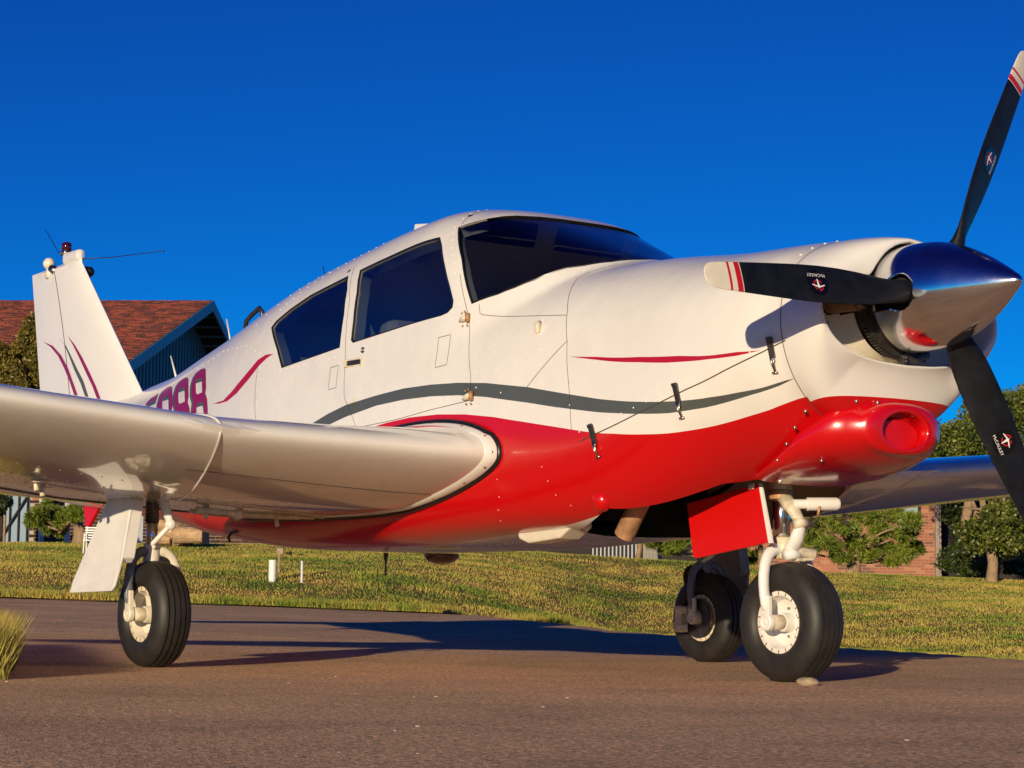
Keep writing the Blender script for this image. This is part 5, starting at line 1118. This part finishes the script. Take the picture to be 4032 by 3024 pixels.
def cloud(c, rad, n, lumps=14, seed=0, shell=.5):
    rg = np.random.default_rng(seed); c = np.array(c); rad = np.array(rad); u = rg.normal(size=(lumps, 3)); u /= np.linalg.norm(u, axis=1, keepdims=True); L = c+u*rad*rg.uniform(.35, .85, (lumps, 1)); lr = rg.uniform(.28, .5, lumps)
    k = rg.integers(0, lumps, n); w_ = rg.normal(size=(n, 3)); w_ /= np.linalg.norm(w_, axis=1, keepdims=True); return L[k]+w_*rad*lr[k][:, None]*(rg.uniform(0, 1, (n, 1))**shell)
def gz(p): return float(ground(p[0], p[1])[0])
def tree(name, px, row, d, h, cr, trunk_h, tr, leafm, n, lsz, label, cat='tree', group=None, lumps=16, seed=1, asp=1., forks=4, crown_dy=0, cpx=None):
    b = at(px, row, d); b[2] = gz(b); T = empty(name, tuple(b), label, cat, group)
    mb = MB(); rg = np.random.default_rng(seed+50); fk = np.array((0, 0, trunk_h)); mb.tube([(0, 0, -.3), (0, 0, .1), (.02, .02, trunk_h*.6), fk], [tr*1.35, tr*1.05, tr*.9, tr*.95], 12)
    for k in range(forks):
        a = 2*PI*k/forks+rg.uniform(-.4, .4); q = np.array((math.cos(a)*cr[0]*.5, math.sin(a)*cr[0]*.5, trunk_h+h*.45)); mb.tube([fk-np.array((0, 0, .1)), fk*.6+q*.4, q], [tr*.7, tr*.5, tr*.15], 8)
        for _j in range(3):
            e = fk*.4+q*.6; mb.tube([e, e+rg.normal(size=3)*np.array(cr)*.35], [tr*.3, tr*.06], 5)
    mb.build('trunk', M['bark'], T, True)
    off = np.array((0, 0, trunk_h+h*.5)) if cpx is None else at(cpx[0], cpx[1], d)-b
    P = cloud(off, cr, n, lumps, seed); quads('crown', P, rng.uniform(.6, 1.3, n)*lsz, leafm, T, asp, kind='stuff')
    return T
# --- left house
E0 = at(505, 1425, 52.); P0 = at(838, 1183, 61.5); gd = P0-E0; gd[2] = 0; half = np.linalg.norm(gd); gd /= half; rd = np.array((-gd[1], gd[0], 0)); 
if rd@RT > 0: rd = -rd
HS = empty('house', (float(P0[0]), float(P0[1]), 0), 'blue-grey sided house with a red-brown shingle roof behind the tail', 'house'); hb = np.array((float(P0[0]), float(P0[1]), 0.))
E1 = E0+gd*2*half; LEN = 22.0; ridge = P0
loc = lambda p: np.asarray(p, float)-hb
def quadprism(mb, a, b_, c, d, t, i=0): nn_ = np.cross(b_-a, d-a); nn_ /= np.linalg.norm(nn_); mb.prism([a, b_, c, d], nn_*t, i)
mb = MB(); quadprism(mb, loc(E0), loc(P0), loc(P0+rd*LEN), loc(E0+rd*LEN), -.12); quadprism(mb, loc(E1), loc(P0), loc(P0+rd*LEN), loc(E1+rd*LEN), .12); mb.build('roof', M['shingle2'], HS)
# shingle tabs on the visible slope
sl = P0-E0; sL = np.linalg.norm(sl); sl /= sL; nr_ = np.cross(rd, sl); nr_ = nr_ if nr_[2] > 0 else -nr_; V = []; Fc = []; mi_ = []
rows = int(sL/.115)
for r_ in range(rows):
    xx = -rng.uniform(0, .3)
    while xx < LEN:
        wd = rng.uniform(.14, .34); a = E0+sl*(r_*.115)+rd*max(xx, 0)+nr_*(.012+rng.uniform(0, .012)); b_ = a+rd*(wd-.012); c_ = b_+sl*.14-nr_*.012; d_ = a+sl*.14-nr_*.012; k = len(V)
        V += [loc(a), loc(b_), loc(c_), loc(d_), loc(a-nr_*.02), loc(b_-nr_*.02)]; Fc += [(k, k+1, k+2, k+3), (k+4, k+5, k+1, k)]; q = 0 if rng.uniform() < .62 else 1; mi_ += [q, q]; xx += wd
mk('shingles', V, Fc, [M['shingle'], M['shingle2']], HS, False, mi_, kind='stuff')
# gable wall set back under the overhang, with upright siding boards
back = rd*.9; zb_ = .2
def gpt(s, z): p = E0+gd*s*2*half+back; p[2] = z; return p
def gtop(s): return E0[2]+(P0[2]-E0[2])*(1-abs(2*s-1))-.10
mb = MB(); mb.add([loc(gpt(0.06, zb_)), loc(gpt(.94, zb_)), loc(gpt(.94, gtop(.94))), loc(gpt(.5, gtop(.5))), loc(gpt(.06, gtop(.06)))], [(0, 1, 2, 3, 4)]); mb.prism([loc(gpt(.06, zb_)), loc(gpt(.06, zb_)+rd*20), loc(gpt(.06, gtop(.06))+rd*20), loc(gpt(.06, gtop(.06)))], gd*.1); mb.build('wall', M['siding'], HS, fix=False)
nb = 44
for k in range(nb):
    s0 = .06+.88*k/nb; s1 = .06+.88*(k+.55)/nb; a, b_ = gpt(s0, 1.6)-rd*.07, gpt(s1, 1.6)-rd*.07; a2, b2 = gpt(s0, gtop(s0)-.02)-rd*.07, gpt(s1, gtop(s1)-.02)-rd*.07
    mb = MB(); mb.prism([loc(a), loc(b_), loc(b2), loc(a2)], rd*.07); mb.build('siding_board', M['siding'], HS)
for Q in (E0, E1):
    mb = MB(); dn = np.array((0, 0, -.30)); a, b_ = Q-rd*.03, P0-rd*.03; mb.prism([loc(a), loc(b_), loc(b_+dn), loc(a+dn)], rd*.05); mb.build('fascia_board', M['fascia'], HS)
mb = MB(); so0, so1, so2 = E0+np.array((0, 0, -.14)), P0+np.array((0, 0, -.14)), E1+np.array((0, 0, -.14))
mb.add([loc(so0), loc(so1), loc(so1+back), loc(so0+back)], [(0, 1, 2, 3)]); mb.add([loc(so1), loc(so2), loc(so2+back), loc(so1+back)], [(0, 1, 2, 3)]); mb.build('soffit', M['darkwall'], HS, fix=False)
mb = MB()
for k in range(14):
    a = P0+gd*half*(k/14)+np.array((0, 0, (E0[2]-P0[2])*k/14-.16)); mb.prism([loc(a), loc(a+back), loc(a+back+gd*.06-np.array((0, 0, .03))), loc(a+gd*.06-np.array((0, 0, .03)))], (0, 0, -.03))
mb.build('soffit_slats', M['siding'], HS, kind='stuff')
# --- brick walls, each brick laid separately
def brickwall(parent, A, B_, z0, z1, mats, origin, bl_=.215, bh=.075, limit=300, keep=None, depth=.03):
    """A,B: ground ends; bricks proud of a mortar sheet"""
    A = np.array(A, float); B_ = np.array(B_, float); t = B_-A; t[2] = 0; L = np.linalg.norm(t); t /= L; nrm = np.array((t[1], -t[0], 0)); 
    if nrm@(CP-A) < 0: nrm = -nrm
    R3 = np.stack([t, nrm, (0, 0, 1)], 1); me = []
    for m_ in mats:
        mb = MB(); mb.box((0, 0, 0), (bl_-.012, depth, bh-.012)); b = bpy.data.meshes.new('brick'); b.from_pydata(mb.V, [], mb.F); b.materials.append(m_); me.append(b)
    mb = MB(); cnt = 0; rows = int((z1-z0)/bh)
    for r_ in range(rows):
        n = int(L/bl_)
        for k in range(n):
            p = A+t*((k+.5+(.5 if r_ % 2 else 0))*bl_); p[2] = z0+(r_+.5)*bh; p = p+nrm*rng.uniform(.0, .008); q = rng.choice(len(mats), p=[.6, .22, .18][:len(mats)] if len(mats) == 3 else None)
            if cnt < limit and (keep is None or keep(p)):
                o = bpy.data.objects.new('brick', me[q]); o.matrix_local = Matrix.Translation(Vector(p-origin)) @ Matrix(R3.tolist()).to_4x4(); link(o, parent); cnt += 1
            else: mb.box(p-origin, (bl_-.012, depth, bh-.012), R3, i=int(q))
    mb.build('brickwork', list(mats), parent, kind='stuff', fix=False)
    mb = MB(); a, b_ = A-origin, B_-origin; a[2] = z0-origin[2]-.3; b_[2] = a[2]; c_ = b_.copy(); d_ = a.copy(); c_[2] = d_[2] = z1-origin[2]; mb.prism([a, b_, c_, d_], -nrm*.25); mb.build('mortar_wall', M['mortar'], parent)
    return t, nrm
def px_of(p): d = p-CP; z = d@FW; return 2016+FPX*(d@RT)/z, 1512-FPX*(d@UP)/z
Br = at(3707, 2268, 56.); Bl = at(2180, 2200, 56.); Br[2] = gz(Br); Bl[2] = gz(Bl); BH = empty('brick_house', tuple(Br), 'red brick house wall with a grey-green window and a corner downspout', 'house'); o_ = np.array(Br)
t_w, n_w = brickwall(BH, Br, Bl, Br[2]-.05, Br[2]+3.6, [M['brick'], M['brickd'], M['brick3']], o_, keep=lambda p: (lambda q: 3380 < q[0] < 3710 and 1985 < q[1] < 2270)(px_of(p)))
def onwall(px_, row): p = at(px_, row, 56.); return p
q0, q1 = onwall(3545, 2085), onwall(3618, 1940); zlo, zhi = q0[2]-o_[2], q1[2]-o_[2]
f0 = q0-o_; f1 = q1-o_; f0[2] = f1[2] = 0; f0 = t_w*(f0@t_w); f1 = t_w*(f1@t_w)
def wq(mb, a, b_, za, zb2, off, th_): A_ = a.copy(); A_[2] = za; B2 = b_.copy(); B2[2] = za; C2 = b_.copy(); C2[2] = zb2; D2 = a.copy(); D2[2] = zb2; mb.prism([A_+n_w*off, B2+n_w*off, C2+n_w*off, D2+n_w*off], n_w*th_)
M['pane'] = mat('grey_green_pane', (.28, .36, .33), .25, coat=.3)
mb = MB(); wq(mb, f0, f1, zlo, zhi, .02, .03); wf = mb.build('window', M['pane'], BH)
mb = MB(); wq(mb, f0-t_w*-.0, f0+t_w*.07, zlo, zhi, .02, .06); wq(mb, f1, f1-t_w*.07, zlo, zhi, .02, .06); wq(mb, f0, f1, zlo-.08, zlo, .02, .09); mb.build('window_frame', M['darkwall'], wf)
ds = onwall(3690, 2260)-o_; ds[2] = 0; ds = t_w*(ds@t_w); mb = MB(); mb.box(ds+n_w*.07+np.array((0, 0, 1.75)), (.10, .08, 3.3), np.stack([t_w, n_w, (0, 0, 1)], 1)); mb.box(ds+n_w*.08+np.array((0, 0, 3.3)), (.24, .12, .2), np.stack([t_w, n_w, (0, 0, 1)], 1)); mb.build('downspout', M['wood'], BH)
mb = MB(); a = t_w*(-.5)+n_w*.7+np.array((0, 0, 3.6)); b_ = a+t_w*14; mb.prism([a, b_, b_-n_w*4+np.array((0, 0, .5)), a-n_w*4+np.array((0, 0, .5))], (0, 0, .12)); mb.build('roof', M['shingle2'], BH)
mb = MB(); mb.prism([t_w*0, t_w*14, t_w*14-n_w*6, -n_w*6], (0, 0, 3.5)); 
# --- left low wall behind the lawn, shade put into its brick colours
Wl = at(112, 2140, 47.5); Wr = at(1300, 2160, 47.5); Wl[2] = gz(Wl); Wr[2] = gz(Wr); LW = empty('low_brick_wall', tuple(Wl), 'dark shaded brick wall behind the lawn below the tail', 'wall')
M['bd1'] = mat('shade_toned_brick', (.075, .030, .020), .9, var=.3, vscale=2); M['bd2'] = mat('deep_shade_toned_brick', (.040, .018, .013), .9)
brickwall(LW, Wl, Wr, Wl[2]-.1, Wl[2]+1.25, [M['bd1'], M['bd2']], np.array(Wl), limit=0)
mb = MB()
for k in range(9):
    p = at(150+k*32, 1962, 47.2)-Wl; mb.box(p, (.17, .2, .10))
mb.build('wall_coping', M['brick3'], LW)
for px_ in (160, 262, 550): 
    p = at(px_, 2140, 47.); p[2] = gz(p); mb = MB(); mb.box((0, 0, .5), (.09, .09, 1.15)); o = mb.build('fence_post', M['whitemetal'], None, label={160: 'pale metal post left of the low pine shrub', 262: 'pale metal post behind the low pine shrub', 550: 'pale post behind the white gear door'}[px_], cat='post', group='pale posts along the shaded wall'); o.location = p
GT = at(55, 2140, 46.); GT[2] = gz(GT); g_ = empty('metal_gate', tuple(GT), 'white metal gate panels, blue shade in their colour, with a dark diagonal brace at the far left', 'gate')
mb = MB(); mb.box((0, 0, .52), (.05, .62, 1.15), np.stack([FH, RH, (0, 0, 1)], 1)); mb.build('gate_panel', M['gatep'], g_)
for k in range(4): mb = MB(); mb.box(RH*(-.28+.185*k)-FH*.06+np.array((0, 0, .55)), (.04, .03 if k else .06, 1.2), np.stack([FH, RH, (0, 0, 1)], 1)); mb.build('gate_bar', M['darkwall'], g_)
mb = MB(); mb.tube([-RH*.34-FH*.09+np.array((0, 0, .02)), RH*.28-FH*.09+np.array((0, 0, 1.05))], .022, 6); mb.build('gate_brace', M['darkwall'], g_)
# --- logs
LG = [(640, 2118, 22, 30, 0), (700, 2085, 24, 60, 1), (668, 2098, 26, 20, 0), (728, 2122, 20, 50, 1), (700, 2128, 15, 15, 0), (655, 2072, 18, 40, 1), (745, 2095, 16, 70, 0)]
LGL = ['leftmost split log low in the firewood heap behind the wheel strut', 'split log near the top of the firewood heap', 'small split log in the middle of the firewood heap', 'split log at the right foot of the firewood heap', 'small round log at the front of the firewood heap', 'split log at the upper left of the firewood heap', 'log at the right of the firewood heap above the big sawn log']
for k, (px_, row, r_, L_, s_) in enumerate(LG):
    p = at(px_, row, 42.); rr = r_/FPX*42*1.25; mb = MB(); dirv = (RH*math.cos(k*1.3)+FH*math.sin(k*1.3)*.8+np.array((0, 0, .3*math.sin(k*2.1)))); dirv /= np.linalg.norm(dirv); n_ = 12
    V = []; mb.tube([-dirv*.16, dirv*.16], rr, 10); o = mb.build('log', M['log'], None, bevel=.01, label=LGL[k], cat='log', group='firewood heap by the wall'); o.location = p
p = at(742, 2107, 41.5); mb = MB(); mb.tube([-RH*.28, -RH*.27, RH*.27, RH*.28], [.155, .17, .15, .14], 16); o = mb.build('log', M['log'], None, label='big sawn log lying on its side right of the firewood heap', cat='log', group='sawn logs on the lawn'); o.location = p
p = at(806, 2110, 42); mb = MB(); mb.tube([(0, 0, -.15), (0, 0, .12), (0, 0, .16)], [.09, .08, .11], 12); o = mb.build('log', M['log'], None, label='short upright log stump right of the big sawn log', cat='log', group='sawn logs on the lawn'); o.location = p
# --- chair
cp = at(362, 2142, 38.); cp[2] = gz(cp); CH_ = empty('garden_chair', tuple(cp), 'white slatted plastic garden chair half hidden by the white gear door', 'chair'); CH_.scale = (.62, .62, .62); Rm = np.stack([RH, FH, (0, 0, 1)], 1)
for k in range(5): mb = MB(); mb.box((0, 0, 0), (.40, .03, .035)); o = mb.build('slat', M['plastic'], CH_); o.location = tuple(np.array((0, 0, .48+.07*k))); o.rotation_euler = (0, 0, math.atan2(RH[1], RH[0]))
for sx in (-1, 1):
    for sy in (-1, 1): mb = MB(); mb.tube([RH*sx*.2+FH*sy*.2, RH*sx*.18+FH*sy*.18+np.array((0, 0, .40+(.40 if sy > 0 else .2)))], .022, 6); mb.build('leg', M['plastic'], CH_)
mb = MB(); mb.box((0, 0, .40), (.42, .42, .03), Rm); mb.build('seat', M['plastic'], CH_)
# --- posts under the belly
for (px_, r0, r1, d, w_, nm, m_, lb) in ((1073, 2236, 2148, 30., .065, 'short_post', 'plastic', 'white cylindrical post on the lawn under the fuselage'), (1189, 2233, 2160, 30., .02, 'stake', 'whitemetal', 'thin grey stake on the lawn right of the white post')):
    p = at(px_, r0, d); p[2] = gz(p)-.02; mb = MB(); mb.tube([(0, 0, 0), (0, 0, .34)], w_/1.2, 14); o = mb.build(nm, M[m_], None, True, label=lb, cat='post'); o.location = p; autosmooth(o)
p = at(1103, 2170, 30.); mb = MB(); mb.box((0, 0, 0), (.09, .09, .08), Rm); mb.tube([(-.02, 0, -.05), (-.02, 0, -.30)], .015, 6); o = mb.build('junction_box', M['stone'], None, label='small tan box on a stem beside the white post', cat='box'); o.location = p
# --- white picket fence and board fence
FN = at(2400, 2200, 50.); FN[2] = gz(FN); fe_ = empty('picket_fence', tuple(FN), 'row of thin white metal pickets seen below the exhaust pipe', 'fence')
for k in range(12):
    q = at(2335+k*15.4, 2190, 50.); q[2] = gz(q); mb = MB(); mb.box((0, 0, .33), (.022, .022, .72)); o = mb.build('picket', M['whitemetal'], fe_); o.location = tuple(q-FN)
mb = MB(); a, b_ = at(2330, 2190, 50.1)-FN, at(2510, 2190, 50.1)-FN
for zz in (.08, .6): mb.tube([np.array((a[0], a[1], zz)), np.array((b_[0], b_[1], zz))], .012, 5)
mb.build('rail', M['whitemetal'], fe_)
DW = at(2400, 2190, 54.); DW[2] = gz(DW); mb = MB(); mb.box((0, 0, .9), (4.4, .1, 2.4), Rm); o = mb.build('dark_panel_wall', M['darkwall'], None, label='dark wall behind the white pickets', cat='wall'); o.location = tuple(DW+FH*.3)  # plain box in one dark colour
BF = at(2565, 2210, 49.); BF[2] = gz(BF); bf_ = empty('board_fence', tuple(BF), 'short weathered grey board fence right of the white pickets', 'fence')
for k in range(6):
    q = at(2538+k*13, 2210, 49.); q[2] = gz(q); mb = MB(); mb.box((0, 0, .42), (.070, .03, .84+.05*rng.uniform(-1, 1)), Rm); o = mb.build('board', M['wood'], bf_); o.location = tuple(q-BF)
# --- trees
def pine(px, row, d, lab, clumps, trunks, seed, n=9000, grp=None, m_='needle', sz=.075):
    b = at(px, row, d); b[2] = gz(b); T = empty('pine_tree', tuple(b), lab, 'tree', grp); rg = np.random.default_rng(seed)
    mb = MB()
    for (x0, x1, rw, r_) in trunks: a = at(x0, row, d)-b; a[2] = -.2; e = at(x1, rw, d)-b; mb.tube([a, a*.4+e*.6+RH*.05, e], [r_*1.2, r_, r_*.5], 10)
    P = []; root = at(px, clumps[0][1]+40, d)-b
    for (cx_p, cy_p, rx, ry) in clumps:
        dd_ = d+rg.uniform(-.7, .7); c_ = at(cx_p, cy_p, dd_)-b; R_p = np.array((rx, rx, ry))/FPX*d
        ax_ = np.array((0, 0, c_[2]*.55)); mb.tube([np.array((0, 0, max(.3, c_[2]*.45))), c_*.5+ax_*.5, c_], [.035, .025, .012], 5)
        k = max(5, int(rx*ry/120)); tufts = c_+rg.normal(size=(k*2, 3))*R_p*.5
        for tf in tufts:
            m2 = int(n/len(clumps)/(2*k))+6; dv = rg.normal(size=(m2, 3)); dv[:, 2] += .5; dv /= np.linalg.norm(dv, axis=1, keepdims=True); P.append(np.concatenate([tf+dv*.06, dv], 1))
    mb.build('trunk', M['bark'], T, True)
    Q = np.concatenate(P); n2 = len(Q); p, dv = Q[:, :3], Q[:, 3:]; s_ = rng.uniform(.7, 1.3, (n2, 1))*sz; w_ = np.cross(dv, rng.normal(size=(n2, 3))); w_ /= np.linalg.norm(w_, axis=1, keepdims=True)
    V = np.stack([p-dv*s_*.3-w_*.010, p-dv*s_*.3+w_*.010, p+dv*s_+w_*.004, p+dv*s_-w_*.004], 1); me = bpy.data.meshes.new('needles'); me.vertices.add(4*n2); me.vertices.foreach_set('co', V.ravel()); me.loops.add(4*n2); me.loops.foreach_set('vertex_index', np.arange(4*n2)); me.polygons.add(n2); me.polygons.foreach_set('loop_start', np.arange(n2)*4); me.update(calc_edges=True); me.materials.append(M[m_]); link(bpy.data.objects.new('crown', me), T, kind='stuff')
cl_ = [(3345, 2010, 55, 26), (3270, 2040, 60, 30), (3430, 2040, 60, 30), (3520, 2030, 40, 22), (3590, 2050, 35, 25), (3200, 2070, 45, 25), (3330, 2085, 60, 30), (3470, 2095, 60, 28), (3560, 2110, 55, 25), (3610, 2160, 25, 22), (3190, 2120, 50, 25), (3270, 2150, 50, 25), (3380, 2140, 55, 28), (3480, 2160, 50, 25), (3560, 2185, 40, 18), (3160, 2170, 35, 20), (3300, 2195, 35, 16), (3420, 2190, 40, 18), (3140, 2030, 30, 20), (3500, 2205, 30, 12)]
pine(3350, 2280, 46., 'bright green spreading pine in front of the brick house wall', cl_, [(3338, 3345, 2195, .10), (3366, 3362, 2160, .09)], 5, 26000, None)
pine(2620, 2230, 46., 'small bright green pine bough tree left of the red gear door', [(2570, 2130, 35, 20), (2620, 2110, 40, 25), (2660, 2140, 40, 22), (2700, 2120, 30, 24), (2640, 2165, 35, 14), (2950, 2110, 40, 26), (2900, 2160, 40, 22), (2970, 2200, 30, 16)], [(2990, 2988, 2120, .07)], 6, 12000, None)
pine(240, 2145, 43., 'low bushy green pine shrub left of the white gear door', [(150, 2030, 34, 20), (200, 2015, 40, 24), (255, 2040, 40, 26), (300, 2030, 30, 22), (180, 2060, 36, 22), (225, 2085, 32, 14), (125, 2050, 16, 14), (330, 2020, 14, 12)], [(312, 308, 2060, .16)], 8, 15000, None)
b = at(2508, 2205, 47.); b[2] = gz(b); T = empty('bare_tree', tuple(b), 'slim bare tree trunk between the pickets and the board fence', 'tree'); mb = MB(); mb.tube([(0, 0, -.1), RH*.06+np.array((0, 0, .35)), RH*.02+np.array((0, 0, .75)), RH*.15+np.array((0, 0, 1.5))], [.075, .055, .05, .03], 10); mb.tube([RH*.05+np.array((0, 0, .4)), RH*.25+np.array((0, 0, .75))], [.02, .008], 6); mb.build('trunk', M['bark'], T, True); quads('leaves', cloud((.15, .1, 1.2), (.5, .4, .4), 300, 8, 3), .05, M['dleaf'], T)
tree('leafy_tree', 3905, 2275, 44., 3.0, (1.0, 1.0, .72), .66, .115, M['leaf'], 14000, .046, 'leafy tree with a forked pale trunk at the right edge behind the lower blade', seed=11, lumps=26, cpx=(3935, 2095), forks=5)
b = at(3800, 2240, 50.)
T = empty('tall_tree', (float(b[0]), float(b[1]), gz(b)), 'tall dense yellow-green tree rising above the far wing tip', 'tree'); bb = np.array((b[0], b[1], gz(b)))
P = np.concatenate([cloud(at(3830, 1760, 50.)-bb, (1.5, 1.5, 1.0), 26000, 34, 21), cloud(at(3950, 1640, 50.)-bb, (.9, .9, .75), 12000, 20, 22), cloud(at(4080, 1900, 50.)-bb, (1.2, 1.2, 1.5), 14000, 24, 23)])
quads('crown', P, rng.uniform(.025, .065, len(P)), M['leaf'], T, kind='stuff'); mb = MB(); mb.tube([(0, 0, -.1), (0, 0, 1.2), at(3850, 1750, 50.)-bb], [.15, .13, .06], 10); mb.build('trunk', M['bark'], T, True)
for px_, row, rx, ry, sd_, lb in ((3775, 2190, .42, .42, 31, 'dark green leafy shrub right of the brick house corner'), (3830, 2235, .35, .16, 32, 'low dark shrub between the brick corner and the pale forked trunk'), (4010, 2235, .5, .2, 33, 'low dark shrub right of the pale forked trunk'), (3790, 2030, .5, .7, 34, 'tall shaded shrub against the brick house corner')):
    b = at(px_, row, 47.5 if sd_ != 34 else 52.); g0_ = gz(b); T = empty('shrub', (float(b[0]), float(b[1]), g0_), lb, 'shrub', 'shrubs by the brick corner'); bb = np.array((b[0], b[1], g0_)); quads('crown', cloud(b-bb, (rx, rx, ry), 3500, 18, sd_), rng.uniform(.03, .06, 3500), M['dleaf'], T, kind='stuff')
b = at(3860, 2270, 58.); mb = MB(); mb.box((0, 0, 1.3), (8.5, .3, 3.2), Rm); o = mb.build('tree_shade_backdrop', M['darkwall'], None, label='dark sheet standing for the shade between the trees at the right edge', cat='wall'); o.location = tuple(b+RH*2.9-np.array((0, 0, .3)))  # added dark sheet; shade among the trees is put into its colour
b = at(1180, 2215, 38.); T = empty('shrub', (float(b[0]), float(b[1]), gz(b)), 'small dark shrub on the lawn right of the thin stake', 'shrub'); bb = np.array((b[0], b[1], gz(b))); quads('crown', cloud(at(1175, 2195, 38.)-bb, (.28, .28, .10), 1500, 10, 41), .03, M['dleaf'], T, kind='stuff')
# cedar at the far left behind the fin
b = at(80, 2140, 49.5); bb = np.array((b[0], b[1], gz(b))); T = empty('cedar_tree', tuple(bb), 'olive-brown cedar tree in front of the house at the left edge', 'tree')
P = np.concatenate([cloud(at(60, 1460, 49.5)-bb, (.84, .84, .84), 16000, 22, 51), cloud(at(120, 1330, 49.5)-bb, (.27, .27, .56), 6500, 14, 52), cloud(at(0, 1420, 49.5)-bb, (.53, .53, .47), 7000, 12, 53), cloud(at(-40, 1600, 49.5)-bb, (1.1, 1.1, .8), 9000, 16, 54)])
quads('crown', P, rng.uniform(.022, .055, len(P)), M['cedar'], T, 1.3, kind='stuff'); mb = MB(); mb.tube([(0, 0, -.2), (0, 0, 4.4)], [.16, .05], 10); mb.build('trunk', M['bark'], T, True)
b = at(20, 2010, 44.); bb = np.array((b[0], b[1], gz(b))); T = empty('shrub', tuple(bb), 'dark leafy branches hanging over the gate at the far left', 'shrub'); quads('crown', cloud(at(0, 1990, 44.)-bb, (.35, .35, .28), 2500, 12, 61), .04, M['dleaf'], T, kind='stuff'); mb = MB(); mb.tube([(0, 0, 0), (0, 0, .9)], .03, 6); mb.build('stem', M['bark'], T)
